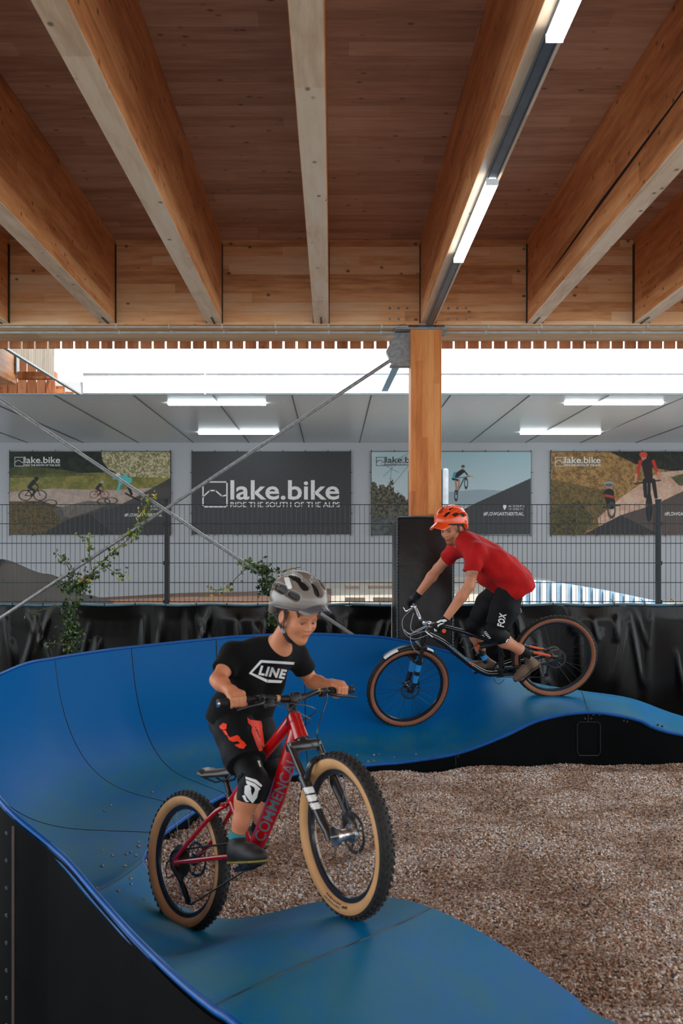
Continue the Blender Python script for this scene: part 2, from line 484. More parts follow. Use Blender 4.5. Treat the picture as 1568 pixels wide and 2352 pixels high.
# bolts round the post head on the rim beam
pb = thing('bolt_plate_row', (.9,9.15,3.85), 'small round bolts in the rim beam either side of the wooden post', 'bolts', None)
for sx in (-1, 1):
    for dx in (.17, .25, .33):
        for z in (3.84, 3.94):
            m = MB(); m.tube([(.878+sx*dx-.02*(sx<0)+.02*(sx>0),9.15,z), (.878+sx*dx-.02*(sx<0)+.02*(sx>0),9.142,z)], .011, 12)
            m.build('bolt', STEEL, pb)

# conduits along the rim
for z, y, lb in ((3.772, 9.16, 'thin grey conduit pipe running under the rim beam, the upper one in view'), (3.752, 9.30, 'thin grey conduit pipe running under the rim beam, the lower one in view')):
    t = thing('conduit_pipe', (0,y,z), lb, 'pipe', 'conduits under the rim beam')
    for a, b in ((-6, .70), (1.03, 7)):
        MB().tube([(a,y,z), (b,y,z)], .0125, 8).build('pipe', PVC, t, auto=50)
    for k in range(-4, 8):
        x = -.035+k*.489*1.0
        if .66 < x < 1.06: continue
        MB().box((x-.01,y-.017,z-.018), (x+.01,y+.017,z+.016), bev=.003).build('pipe_clip', PVC, t)

# ================================================================= post with gusset, braces, wall pad
post = MB().box((.722,9.15,-.38), (1.003,9.43,3.765), bev=.006).build('wooden_post', W_POST)
tag(post, 'tall square laminated wooden post standing in front of the fence', 'post')
MB().box((.58,9.13,3.745), (1.06,9.45,3.764)).build('head_plate', STEEL, post)
MB().box((.80,9.2,3.764), (.93,9.4,3.80)).build('bearing_block', mat('blue_bearing', lin(30,110,160), .4), post)
D_ = 9.28
poly = [P(944,766,D_), P(908,768,D_), P(886,808,D_), P(893,824,D_), P(902,841,D_), P(944,840,D_)]
g = MB(); g.prism(poly, (0,-.05,0), (0,-.035,0)); g.prism(poly, (0,.035,0), (0,.05,0)); g.prism(poly[2:5]+[poly[4]+V(.03,0,.03), poly[2]+V(.05,0,.0)], (0,-.035,0), (0,.035,0))
g.box((poly[5].x-.2,D_-.06,poly[5].z-.012), (poly[5].x,D_+.06,poly[5].z))
g.build('gusset_plate', STEEL, post)
def rod(a, b, label):
    t = MB(); t.tube([a, b], .0165, 12); o = t.build('brace_rod', STEEL, auto=50); tag(o, label, 'brace rod', 'steel diagonal brace rods')
    d = (b-a).normalized()
    return o
rod(P(896,828,9.24), P(-260,1592,9.24), 'steel brace rod rising from lower left to the plate on the wooden post')
r2 = rod(P(-160,812,9.19), P(812,1460,9.19), 'steel brace rod falling from the upper left edge down behind the child')
f_ = MB(); f_.prism([P(902,842,9.5), P(918,842,9.5), P(890,899,13.9), P(876,899,13.9)], (0,0,0), (0,0,.02))
tag(f_.build('roof_strut', mat('pale_blue_strut', lin(150,190,215), .5)), 'pale blue flat strut crossing the sky gap from the post plate to the far roof', 'strut')

PADM = None
def vinyl(name, tint, folds):
    if name in MATS: return MATS[name]
    t = NT(name); co = t.coord((1,1,1)); n1 = t.noise(co, folds, 3, .6); n2 = t.noise(co, folds*6, 2)
    t.base(t.ramp(n1.outputs[0], [(.35, tuple(v*.7 for v in tint)), (.7, tuple(v*1.5 for v in tint))]), .32, spec=.35)
    h = t.math('ADD', n1.outputs[0], t.math('MULTIPLY', n2.outputs[0], .12)); t.bump(h, .35, .012)
    MATS[name] = t.m; return t.m
PADM = vinyl('black_vinyl_pad', (.011,.009,.008), 5)
STITCH = mat('seam_tape', lin(52,66,74), .25, bump=.9, bscale=90)
pad = thing('post_pad', (.85,9.3,-.4), 'black vinyl crash pad wrapped round the foot of the wooden post', 'crash pad')
def padbox(x0, x1, y0, y1, z0, z1, name, par):
    bm = bmesh.new(); bmesh.ops.create_grid(bm, x_segments=1, y_segments=1, size=1); bm.free()
    m = MB().box((x0,y0,z0), (x1,y1,z1), bev=.03); o = m.build(name, PADM, par, auto=40)
    return o
xa, xb, ya, yb, zt = P(911,1185,8.97).x, P(1040,1185,8.97).x, 8.97, 9.72, P(0,1186,8.93).z
padbox(xa, xb, ya, 9.14, -.4, zt, 'front_panel', pad)
padbox(xb-.10, xb+.03, 9.12, yb, -.4, zt-.01, 'side_panel', pad)
padbox(xa, xa+.12, 9.12, yb, -.4, zt-.01, 'side_panel', pad)
m = MB()
for x, y in ((xa+.003, ya+.002), (xb-.003, ya+.002)):
    z = .2
    while z < zt-.05:
        m.tube([(x,y,z), (x+.006,y-.004,z+.012), (x,y,z+.024)], .009, 6); z += .028
m.tube([(xa+.01,ya,zt-.006), (xa+.18,ya-.002,zt-.003), (xb-.05,ya,zt-.006)], .008, 6)
m.build('stitched_seam', STITCH, pad)
sp = thing('shadow_pad', P(1028,1180,14), 'dark round-topped post pad with a pale side, half hidden behind the wooden post', 'crash pad')
sp.name = 'padded_post'
a = P(940,1072,13.5); b = P(1030,1072,13.5)
MB().box((a.x,13.5,-.4), (b.x-.08,13.8,a.z), bev=.05).build('pad_front', PADM, sp, auto=40)
MB().box((b.x-.085,13.48,1.2), (b.x,13.8,a.z-.02), bev=.03).build('pad_side', mat('pale_vinyl', lin(150,160,168), .3), sp, auto=40)

# ================================================================= light rail with tubes under the rafter
rail = thing('light_rail', (.886,6,3.77), 'grey metal light rail fixed along the underside of a rafter', 'light rail')
MB().box((.856,-1,3.772), (.916,9.12,3.7995)).build('rail_body', ALU, rail)
for dx in (-.024, .024): MB().box((.886+dx-.002,-1,3.768), (.886+dx+.002,9.11,3.7721)).build('rail_rib', DGREY, rail)
hl = H+2.03
for y0, lb in ((2.50, 'lit tube lamp on the roof light rail, cut by the top edge of the picture'), (5.52, 'whole lit tube lamp on the roof light rail, halfway along the rafter')):
    t = thing('tube_lamp', (.886,y0+.73,hl), lb, 'lamp', 'tube lamps on the roof rail')
    MB().box((.853,y0,hl), (.918,y0+1.47,hl+.0395), bev=.006).build('diffuser', LED, t)
    for ye in (y0-.006, y0+1.47): MB().box((.851,ye,hl+.002), (.920,ye+.006,hl+.037)).build('end_cap', WHITE, t)
# far hall tubes
for (px0, px1, py, D, lb) in ((386, 610, 925, 14.8, 'nearer lit tube light on the white ceiling, left of the wooden post'),
    (1297, 1521, 924, 14.8, 'nearer lit tube light on the white ceiling, right of the wooden post'),
    (456, 640, 993, 18.4, 'farther lit tube light, low above the black banner'),
    (1195, 1378, 993, 18.4, 'farther lit tube light, low above the two right-hand banners')):
    a = P(px0, py, D); b = P(px1, py, D)
    t = thing('tube_light', ((a.x+b.x)/2,D,a.z), lb, 'light', 'tube lights in the far hall')
    MB().box((a.x,D-.05,a.z-.035), (b.x,D+.05,a.z+.005), bev=.008).build('diffuser', LEDH, t)
    MB().box((a.x+.01,D-.055,a.z+.005), (b.x-.01,D+.055,a.z+.06)).build('housing', PVC, t)
    MB().box(((a.x+b.x)/2-.02,D-.02,a.z+.06), ((a.x+b.x)/2+.02,D+.02,3.919)).build('hanger', PVC, t)
for y, lb in ((14.75, 'nearer white conduit along the white ceiling'), (18.5, 'farther white conduit along the white ceiling')):
    z = H+(HY-(917 if y < 16 else 988))*y/F
    t = thing('ceiling_conduit', (0,y,z), lb, 'pipe', 'conduits on the white ceiling')
    MB().tube([(-9,y,z), (9,y,z)], .018, 8).build('pipe', WHITE, t, auto=50)
    m = MB()
    for k in range(-12, 13): MB().box((k*.72-.02,y-.02,z+.01), (k*.72+.02,y+.02,3.9195)).build('pipe_clip', WHITE, t)

# ================================================================= left roof wing
structure(MB().box((-3.59,9.8,3.925), (-3.56,12.68,5.6)).build('wall_wing_side', BLACK))
m = MB()
for i in range(32): m.box((-3.56,9.8+i*.09,3.925), (-3.535,9.8+i*.09+.08,5.6))
structure(m.build('trim_10', W_SUNCLAD))
structure(MB().box((-3.57,9.8,3.905), (-3.53,13.99,3.925)).build('trim_8', STEEL))
m = MB()
for i in range(46):
    x = -9.6+i*.133; px_ = HX+(x+.12)*F/13.98
    top_ = 5.0 if px_ < 122 else H+2.2*(HX-px_)/(3.55*F)*13.98
    if px_ < 184: m.box((x,13.97,3.93), (x+.12,14.0,max(3.95, top_)))
structure(m.build('trim_9', W_CLAD))
structure(MB().box((-9,9.8,5.0), (-3.6,14.3,5.1)).build('ceiling_wing', W_CEIL))
t = MB().box((-4.52,9.8,3.885), (-4.12,13.0,4.28), bev=.01).build('wing_beam', W_RAFT); tag(t, 'short orange timber beam at the left edge under the neighbouring roof', 'beam')
MB().box((-4.11,12.9,4.02), (-4.09,13.02,4.28)).build('steel_hanger', STEEL, t)
t = MB().box((-4.1,12.95,3.955), (-3.6,13.06,4.05), bev=.008).build('cross_beam', W_CLAD); tag(t, 'thin brown cross beam joining the left orange beam to the roof edge', 'beam')

# ================================================================= mesh fence
fence = thing('mesh_fence', (0,10.23,1.18), 'dark green double wire mesh fence standing above the black tarpaulin', 'fence')
Yf = 10.23; zb, zt_ = P(0,1384,Yf).z, P(0,1158,Yf).z
xs = [P(383-1128*.5*1,0,Yf).x+i*2.522 for i in range(0, 5)]
xs = [-1.70-2.522, -1.70, .822, 3.346, 5.868]
for i in range(4):
    m = MB(); x0, x1 = xs[i]+.03, xs[i+1]-.03
    k = x0
    while k < x1:
        m.tube([(k,Yf,zb), (k,Yf,zt_)], .0026, 4, cap=False); k += .05
    for py in (1159, 1203, 1248, 1293, 1338, 1382):
        z = P(0,py,Yf).z
        for dy in (-.006, .006): m.box((x0,Yf+dy-.003,z-.004), (x1,Yf+dy+.003,z+.004))
    m.build('mesh_panel', FENCE_G, fence, fixn=False)
for i, x in enumerate(xs):
    m = MB().box((x-.022,Yf-.03,zb-.4), (x+.022,Yf+.03,P(0,1150,Yf).z), bev=.004); m.box((x-.025,Yf-.033,P(0,1150,Yf).z), (x+.025,Yf+.033,P(0,1147,Yf).z))
    o = m.build('post', BLACK if i == 1 else FENCE_G, fence)
    m = MB()
    for py in (1203, 1293, 1382): m.box((x-.03,Yf-.042,P(0,py,Yf).z-.02), (x+.03,Yf-.03,P(0,py,Yf).z+.02))
    m.build('clamp', BLACK, o)

# ================================================================= black tarpaulin below the fence
TARP = None
t = NT('black_tarpaulin'); co = t.coord((1,1,.25)); n1 = t.noise(co, 9, 3, .55); n2 = t.noise(t.coord(), 3, 2)
t.base(t.ramp(n2.outputs[0], [(.35, (.0045,.0035,.003)), (.65, (.007,.0065,.006))]), .2, spec=.25)
t.bump(n1.outputs[0], .3, .012); TARP = t.m
ztp = P(0,1389,10.1).z
def tarp(x0, x1, label, seed):
    r = np.random.default_rng(seed); nx, nz = int((x1-x0)/.018), 70
    X = np.linspace(x0, x1, nx); Z = np.linspace(ztp, -.4, nz)
    folds = np.zeros((nz, nx))
    # narrow folds hang from the tie points and lean sideways as they fall
    for q in range(int((x1-x0)*9)):
        cx = r.uniform(x0-.3, x1+.3); w_ = r.uniform(.014, .035); lean = r.normal()*.22; am = r.uniform(.008, .030)
        top = r.uniform(0, .15) if r.random() < .6 else r.uniform(0, .6); ln = r.uniform(.25, 1.1)
        for j, z in enumerate(Z):
            d = ztp-z
            if d < top or d > top+ln: continue
            e = math.sin(PI*min(1, (d-top)/ln))**.7
            folds[j] += am*e*np.exp(-((X-cx-lean*d)/(w_*(1+d)))**2)
    folds += .02*np.sin(X*2.1+seed)[None, :]+.012*np.sin(X*7+2.*Z[:, None])
    vs = []; 
    for j in range(nz):
        d = ztp-Z[j]
        for i in range(nx):
            sag = .012*math.sin(X[i]*PI/.31)**2 if j == 0 else 0
            vs.append((X[i], 10.12-folds[j, i]*min(1, d*6+.1), Z[j]-sag))
    fs = [(j*nx+i, j*nx+i+1, (j+1)*nx+i+1, (j+1)*nx+i) for j in range(nz-1) for i in range(nx-1)]
    m = MB(); m.add(vs, fs); o = m.build('tarpaulin', TARP, smooth=True, fixn=False); tag(o, label, 'tarpaulin', 'black tarpaulins hung below the fence')
    m = MB(); pts = [(x, 10.09, ztp+.006*math.sin(x*9)) for x in np.linspace(x0, x1, 60)]; m.tube(pts, .014, 8)
    m.build('top_hem', mat('glossy_teal_hem', lin(70,112,128), .2, coat=.6, bump=.8, bscale=60), o, auto=60)
    m = MB()
    x = x0+.1
    while x < x1: m.tube([(x,10.08,ztp-.02), (x+.004,10.07,ztp+.02), (x,10.2,ztp+.05)], .004, 5); x += .31
    m.build('cable_tie', BLACK, o)
tarp(-5.2, .60, 'wrinkled black tarpaulin hanging below the fence left of the post pad', 3)
tarp(1.2, 6.4, 'wrinkled black tarpaulin hanging below the fence right of the post pad, teal sheen', 8)
# ================================================================= the blue pump track
t = NT('blue_track_laminate'); co = t.coord(); 
sep = t.t.nodes.new('ShaderNodeSeparateXYZ'); t.l(co, sep.inputs[0])
n1 = t.noise(co, 2.2, 5, .6); n2 = t.noise(co, 40, 5, .65); n3 = t.noise(t.coord((1,.25,1), (0,0,.7)), 14, 5, .6)
# dust and wear gather where the surface lies low and flat
geo = t.t.nodes.new('ShaderNodeNewGeometry'); sn = t.t.nodes.new('ShaderNodeSeparateXYZ'); t.l(geo.outputs['Normal'], sn.inputs[0])
flat = t.ramp(t.math('ABSOLUTE', sn.outputs[2]), [(.55, (0,0,0)), (.97, (1,1,1))])
wear = t.math('MULTIPLY', flat, t.math('ADD', t.math('MULTIPLY', n1.outputs[0], .75), t.math('MULTIPLY', n3.outputs[0], .45)))
bl = t.mix(t.math('MULTIPLY', n1.outputs[0], .5), (.0,.112,.37), (.0,.140,.36))
teal = (.0,.155,.25); grey = (.05,.165,.21)
c = t.mix(t.ramp(wear, [(.30, (0,0,0)), (.72, (.85,.85,.85))]), bl, teal)
sc_ = t.ramp(t.math('MULTIPLY', wear, t.math('ADD', n2.outputs[0], n3.outputs[0])), [(.50, (0,0,0)), (.85, (.4,.4,.4))])
c = t.mix(sc_, c, grey)
t.base(c, t.math('ADD', t.math('MULTIPLY', n3.outputs[0], .16), .34), spec=.09)
t.bump(n2.outputs[0], .03, .003); TRACK = t.m
LIP = mat('blue_edge_strip', (.0005,.09,.36), .4, spec=.3)
t = NT('black_side_board'); co = t.coord(); n1 = t.noise(co, 3, 4, .6)
t.base(t.ramp(n1.outputs[0], [(.3, (.0012,.0016,.002)), (.7, (.003,.004,.0045))]), .6, spec=.06); SKIRT = t.m

I_ = [V(5.2,7.9,.05), V(4.2,7.9,.09), P(1568,1684,7.9), P(1460,1648,7.93), P(1350,1632,7.95), P(1240,1649,7.93), P(1150,1689,7.88),
      P(1045,1727,7.83), P(927,1746,7.75), P(870,1751,7.68), P(815,1756,7.6), P(709,1767,7.42), P(610,1791,7.1), P(560,1808,6.9),
      P(515,1822,6.69), P(480,1840,6.47), P(448,1858,6.28), P(415,1880,6.05), P(370,1913,5.73), P(340,1945,5.47), P(330,1962,5.34),
      P(328,1977,5.225), P(345,2012,5.03), P(390,2066,4.757), P(460,2098,4.60), P(530,2110,4.54), P(620,2097,4.45), P(709,2075,4.318),
      P(800,2062,4.10), P(890,2060,3.937), P(990,2085,3.82), P(1100,2140,3.75), P(1200,2203,3.70), P(1300,2275,3.57), P(1420,2352,3.44), V(1.6,3.0,.05), V(2.1,2.5,.03)]
O_ = [V(5.2,8.9,.05), V(4.3,8.9,.10), P(1600,1652,8.9), P(1450,1604,8.92), P(1335,1586,8.95), P(1227,1568,9.0), P(1120,1531,9.0),
      P(1045,1499,8.97), P(960,1476,8.92), P(880,1461,8.85), P(692,1453,8.7) if 0 else P(800,1456,8.8), P(700,1453,8.7), P(560,1458,8.5), P(497,1463,8.4),
      P(302,1483,7.9), P(215,1494,7.6), P(126,1508,7.25), P(40,1527,6.85), V(-2.22,5.9,.84), V(-1.86,5.0,.79), P(0,1828,4.15),
      P(115,1932,3.87), P(160,1973,3.75), P(215,2037,3.58), P(262,2090,3.44), P(305,2137,3.3), P(350,2182,3.17), P(390,2220,3.05),
      P(425,2251,2.95), P(460,2280,2.86), P(497,2308,2.77), P(560,2352,2.66), V(.02,2.38,.36), V(.30,2.15,.25), V(.62,1.95,.15), V(1.0,1.7,.08), V(1.5,1.3,.05)]
# seam F runs from beside the child's head to the inner lip: shift the parametrisation there
assert len(I_) == len(O_), (len(I_), len(O_))
SUB = 6
def crom(p, i, u):
    n = len(p); a, b, c_, d = p[max(i-1, 0)], p[i], p[min(i+1, n-1)], p[min(i+2, n-1)]
    return .5*((2*b)+(c_-a)*u+(2*a-5*b+4*c_-d)*u*u+(3*b-a-3*c_+d)*u**3)
NS = (len(I_)-1)*SUB+1
def station(k):
    i = min(k//SUB, len(I_)-2); u = (k-i*SUB)/SUB
    return crom(I_, i, u), crom(O_, i, u)
CR = 30
def section(k, off=0):
    a, b = station(k); dz = b.z-a.z
    kk = max(0, min(1, (dz-.12)/.6)); kk = kk*kk*(3-2*kk)
    out = []
    for q in range(CR+1):
        s = q/CR
        s = 1-(1-s)**1.6 if kk > .3 else s        # finer where the wall turns up
        s0 = .30
        e = max(0, (s-s0)/(1-s0)); circ = (1-math.sqrt(max(0, 1-(e*.985)**2)))/(1-math.sqrt(1-.985**2))
        soft = s*s*(3-2*s)
        f = kk*circ**1.35+(1-kk)*(soft*.6+.4*s)
        p = V(a.x+(b.x-a.x)*s, a.y+(b.y-a.y)*s, a.z+dz*f); out.append(p)
    return out
secs = [section(k) for k in range(NS)]
def surf_normal(k, q):
    k0, k1 = max(k-1, 0), min(k+1, NS-1); q0, q1 = max(q-1, 0), min(q+1, CR)
    n = (secs[k1][q]-secs[k0][q]).cross(secs[k][q1]-secs[k][q0])
    if n.length < 1e-9: return V(0,0,1)
    n.normalize()
    return -n if n.z < -.05 or (abs(n.z) <= .05 and False) else n
sgn = 1 if surf_normal(4*SUB, 12).z > 0 else -1
track = thing('pump_track', (-1, 6, -.4), 'glossy blue modular pump track curving round the gravel bed from hump to banked turn', 'pump track')
seams = [0, 4, 11, 13, 14, 16, 18, 21, 30, len(I_)-1]
TH = .028
for si in range(len(seams)-1):
    k0, k1 = seams[si]*SUB, seams[si+1]*SUB
    top = MB(); vs = []; 
    ks = list(range(k0, k1+1)); n = CR+1
    for k in ks:
        for q in range(n): 
            p = secs[k][q]
            if k == k0 and si > 0: p = p.lerp(secs[k+1][q], .06)     # the open joint between two panels
            vs.append(p)
    for k in ks:
        for q in range(n):
            nn = surf_normal(k, q)*TH*1.0
            p = secs[k][q]-V(0,0,TH)-V(nn.x, nn.y, 0)*.8
            if k == k0 and si > 0: p = p+(secs[k+1][q]-secs[k][q])*.06
            vs.append(p)
    L = len(ks)*n; fs = []; mi = []
    for a in range(len(ks)-1):
        for q in range(CR):
            i = a*n+q; fs.append((i, i+1, i+n+1, i+n)); mi.append(0)
            fs.append((L+i, L+i+n, L+i+n+1, L+i+1)); mi.append(0)
        for q, m_ in ((0, 1), (CR, 1)):
            i = a*n+q; fs.append((i, i+n, L+i+n, L+i)); mi.append(m_)
    for a in (0, len(ks)-1):
        for q in range(CR):
            i = a*n+q; fs.append((i, i+1, L+i+1, L+i)); mi.append(0)
    top.v = [tuple(v) for v in vs]; top.f = fs; top.mi = mi
    deck = top.build('deck_panel', [TRACK, LIP], track, auto=35)
    if si > 0: MB().tube([secs[k0][q]+V(0,0,.0) for q in range(n)], .0027, 6).build('joint_gasket', BLACK, deck, auto=60)
    # rounded blue strips along both edges
    for q, sg in ((0, -1), (CR, 1)):
        pts = []
        for k in ks:
            a, b = secs[k][0], secs[k][CR]; d = (b-a); d.z = 0; d.normalize()
            pts.append(secs[k][q]+d*sg*.004-V(0,0,.014))
        e = MB().tube(pts, .012, 10); e.build('edge_strip', LIP, deck, auto=60)
    # side boards down to the ground
    for q, sg, zbot in ((0, -1, -.12), (CR, 1, -.4)):
        m = MB(); v2 = []
        for k in ks:
            a, b = secs[k][0], secs[k][CR]; d = (b-a); d.z = 0; d.normalize()
            p = secs[k][q]+d*(.03 if q else .02)
            v2 += [p-V(0,0,.02), V(p.x, p.y, zbot), p-V(0,0,.02)-d*sg*.012, V(p.x, p.y, zbot)-d*sg*.012]
        ff = []
        for a in range(len(ks)-1):
            i = a*4; ff += [(i, i+1, i+5, i+4), (i+2, i+6, i+7, i+3), (i+1, i+3, i+7, i+5)]
        m.add(v2, ff); m.build('side_board', SKIRT, track, auto=40)
# joint strip with rivets on the near outer side, hatch and bolts on the hump
def skirt_pt(k, q, sg, z, out=.0):
    a, b = secs[k][0], secs[k][CR]; d = (b-a); d.z = 0; d.normalize(); p = secs[k][q]+d*(.03 if q else .02)
    return V(p.x, p.y, z)+d*sg*out, d
kj = 20*SUB+2
p, d = skirt_pt(kj, CR, 1, 0); tn = V(-d.y, d.x, 0)
ztop = secs[kj][CR].z-.04
m = MB(); m.prism([p+tn*-.006, p+tn*.006, p+tn*.006+V(0,0,ztop), p+tn*-.006+V(0,0,ztop)], d*.001+V(0,0,0), d*.004)
m.v = [(x, y, z if z > .01 else -.4) for x, y, z in m.v]
m.build('joint_strip', mat('bare_joint_edge', lin(74,64,58), .6), track)
z = ztop-.03; i = 0
while z > -.38:
    for sd in ((-1, 1) if i % 2 else (-1,)):
        c_ = p+tn*(sd*.028)+V(0,0,z); MB().tube([c_, c_+d*.006], [.009,.006], 10).build('rivet', DGREY, track)
    z -= .11; i += 1
def hump(px, py, out=.004):
    # point of the picture carried onto the inner side board of the far hump
    best = None
    for k in range(2*SUB, 8*SUB):
        q, d = skirt_pt(k, 0, -1, 0); x = HX+q.x*F/q.y
        if best is None or abs(x-px) < best[0]: best = (abs(x-px), q, d)
    q, d = best[1], best[2]
    z = H-(py-HY)*q.y/F; return V(P(px, py, q.y).x, q.y, z)-d*out
outl = [(1330,1658), (1373,1658), (1378,1664), (1378,1728), (1373,1735), (1330,1735), (1325,1728), (1325,1664)]
m = MB(); m.tube([hump(*o) for o in outl], .005, 6, closed=True)
hat = m.build('hatch_outline', BLACK, track)
for (a, b) in (((1350,1640), (1350,1657)), ((1046,1735), (1046,1759))):
    MB().tube([hump(*a), hump(*b)], .004, 6).build('board_joint', BLACK, track)
for x, y in ((1343,1650), (1357,1650), (1362,1641), (1376,1641), (1432,1655), (1440,1657), (1510,1665), (1520,1668), (1052,1737)):
    c_ = hump(x, y); MB().tube([c_+V(0,.003,0), c_-V(0,.004,0)], .009, 10).build('bolt', BLACK, track)
deck_tree = BVHTree.FromPolygons([p for s in secs for p in s], [(a*(CR+1)+q, a*(CR+1)+q+1, (a+1)*(CR+1)+q+1, (a+1)*(CR+1)+q) for a in range(NS-1) for q in range(CR)])
def deck_z(x, y):
    h = deck_tree.ray_cast(V(x, y, 3), V(0,0,-1)); return h[0].z if h[0] else None

# ================================================================= gravel
def gcol(t, co):
    v = t.n('ShaderNodeTexVoronoi', Scale=95.0); t.l(co, v.inputs['Vector']); return v
t = NT('gravel_ground'); co = t.coord(); v = gcol(t, co)
s3 = t.t.nodes.new('ShaderNodeSeparateColor'); t.l(v.outputs['Color'], s3.inputs[0])
big = t.noise(co, 1.6, 4, .6)
c = t.ramp(s3.outputs[0], [(0, lin(70,60,56)), (.3, lin(140,112,90)), (.6, lin(176,150,130)), (.85, lin(196,184,174)), (1, lin(236,230,224))])
t.base(c, .75, spec=.3); t.bump(t.math('SUBTRACT', 1, v.outputs['Distance']), .8, .012); GRAV = t.m
t = NT('gravel_stone'); oi = t.t.nodes.new('ShaderNodeObjectInfo'); co = t.coord(); n1 = t.noise(co, 2.2, 3)
c = t.ramp(oi.outputs['Random'], [(0, lin(66,60,58)), (.14, lin(158,112,80)), (.28, lin(196,152,116)), (.42, lin(188,172,158)), (.56, lin(222,198,176)), (.70, lin(160,164,172)), (.82, lin(240,234,228)), (1, lin(252,248,244))])
nl = t.noise(oi.outputs['Location'], 1.5, 3, .6)
patch = t.ramp(nl.outputs[0], [(.38, (.50,.38,.29)), (.48, (.84,.74,.66)), (.58, (1,1,1))])
t.base(t.mix(1.0, t.mix(.2, c, n1.outputs[0], 'MULTIPLY'), patch, 'MULTIPLY'), .6, spec=.35); STONE = t.m
inner = [secs[k][0] for k in range(0, NS, 3)]
poly = [(p.x, p.y) for p in inner]+[(5.2, 2.5)]
def inside(X, Y):
    r = np.zeros(X.shape, bool); n = len(poly)
    for i in range(n):
        x1, y1 = poly[i]; x2, y2 = poly[(i+1) % n]
        c_ = ((y1 > Y) != (y2 > Y)) & (X < (x2-x1)*(Y-y1)/((y2-y1) or 1e-9)+x1); r ^= c_
    return r
g = .035
X, Y = np.meshgrid(np.arange(-1.35, 5.3, g), np.arange(2.5, 8.1, g))
Zg = np.zeros_like(X)
r2 = np.random.default_rng(5)
for q in range(46):
    a = r2.normal(.35, .5); L_ = r2.uniform(.25, .8); kx, ky = math.cos(a)/L_*6.28, math.sin(a)/L_*6.28
    kx, ky = -ky*1.0, kx*1.0
    Zg += r2.uniform(.0018, .0055)*np.sin(kx*X+ky*Y+r2.uniform(0, 6.28)+.8*np.sin(X*1.7+q)+.8*np.sin(Y*1.3+q))
Zg = np.maximum(Zg, -.03)
m = MB(); keep = inside(X, Y); 
near = keep.copy()
for dx in (-1,0,1):
    for dy in (-1,0,1): near |= np.roll(np.roll(keep, dx, 0), dy, 1)
ny, nx = X.shape; ids = -np.ones(X.shape, int); ids[near] = np.arange(near.sum())
m.v = [(float(X[j,i]), float(Y[j,i]), float(Zg[j,i])) for j in range(ny) for i in range(nx) if near[j,i]]
for j in range(ny-1):
    for i in range(nx-1):
        q = (ids[j,i], ids[j,i+1], ids[j+1,i+1], ids[j+1,i])
        if min(q) >= 0: m.f.append(tuple(int(v) for v in q)); m.mi.append(0)
grav = m.build('gravel_bed', [GRAV, STONE], smooth=True, fixn=False)
tag(grav, 'loose brown and grey gravel raked in low waves filling the inside of the blue track', 'gravel', kind='stuff')
ng = bpy.data.node_groups.new('gravel_scatter', 'GeometryNodeTree')
ng.interface.new_socket('Geometry', in_out='INPUT', socket_type='NodeSocketGeometry'); ng.interface.new_socket('Geometry', in_out='OUTPUT', socket_type='NodeSocketGeometry')
N = ng.nodes.new; gi = N('NodeGroupInput'); go = N('NodeGroupOutput')
dp = N('GeometryNodeDistributePointsOnFaces'); dp.inputs['Density'].default_value = GRAVEL_DENSITY
ico = N('GeometryNodeMeshIcoSphere'); ico.inputs['Radius'].default_value = 1; ico.inputs['Subdivisions'].default_value = 1
sm = N('GeometryNodeSetMaterial'); sm.inputs['Material'].default_value = STONE
ip = N('GeometryNodeInstanceOnPoints'); rr = N('FunctionNodeRandomValue'); rr.data_type = 'FLOAT_VECTOR'
rr.inputs[0].default_value = (0,0,0); rr.inputs[1].default_value = (6.28,6.28,6.28)
rs = N('FunctionNodeRandomValue'); rs.data_type = 'FLOAT_VECTOR'; rs.inputs[0].default_value = (.0048,.004,.0032); rs.inputs[1].default_value = (.011,.0095,.0074)
jn = N('GeometryNodeJoinGeometry'); K = ng.links.new
K(gi.outputs[0], dp.inputs['Mesh']); K(dp.outputs['Points'], ip.inputs['Points']); K(ico.outputs[0], sm.inputs['Geometry']); K(sm.outputs[0], ip.inputs['Instance'])
K(rr.outputs[0], ip.inputs['Rotation']); K(rs.outputs[0], ip.inputs['Scale']); K(gi.outputs[0], jn.inputs[0]); K(ip.outputs[0], jn.inputs[0]); K(jn.outputs[0], go.inputs[0])
md = grav.modifiers.new('scatter', 'NODES'); md.node_group = ng
# a few stones kicked up on to the track
st = [(300,1958),(290,1963),(312,1966),(236,1955),(258,1966),(318,1945),(222,2042),(300,2020),(301,2032),(318,1935),(287,1990),(235,1990),(330,2066),(272,2048),(350,1820),(240,1863),(255,1850),(820,1735),(858,1735),(870,1733),(845,1750),(858,1748),(955,1733),(905,1740),(662,1772),(646,1778),(628,1780)]
STN = mat('loose_stone', lin(158,140,124), .7, var=.4, vscale=60)
first = None; r3 = random.Random(3); ns = 0
for (x, y) in st:
    d = (P(x, y, 1)-V(0,0,H)); hit = deck_tree.ray_cast(V(0,0,H), d.normalized())
    if hit[0] is None: continue
    if first is None:
        bm = bmesh.new(); bmesh.ops.create_icosphere(bm, subdivisions=2, radius=.008)
        for v in bm.verts: v.co = V(v.co.x*1.2, v.co.y*.9, v.co.z*.7)*(1+.25*math.sin(v.co.x*400+v.co.y*300))
        me = bpy.data.meshes.new('loose_stone'); bm.to_mesh(me); bm.free(); me.materials.append(STN); first = bpy.data.objects.new('loose_stone', me); C.objects.link(first); o = first
    else: o = first.copy(); C.objects.link(o)
    o.location = hit[0]+V(0,0,.004); s_ = r3.uniform(.6, 1.1); o.scale = (s_, s_, s_); o.rotation_euler = (0, 0, r3.uniform(0, 6))
    tag(o, 'small loose gravel stone lying on the blue track near its inner edge', 'stone', 'stones kicked on to the track')

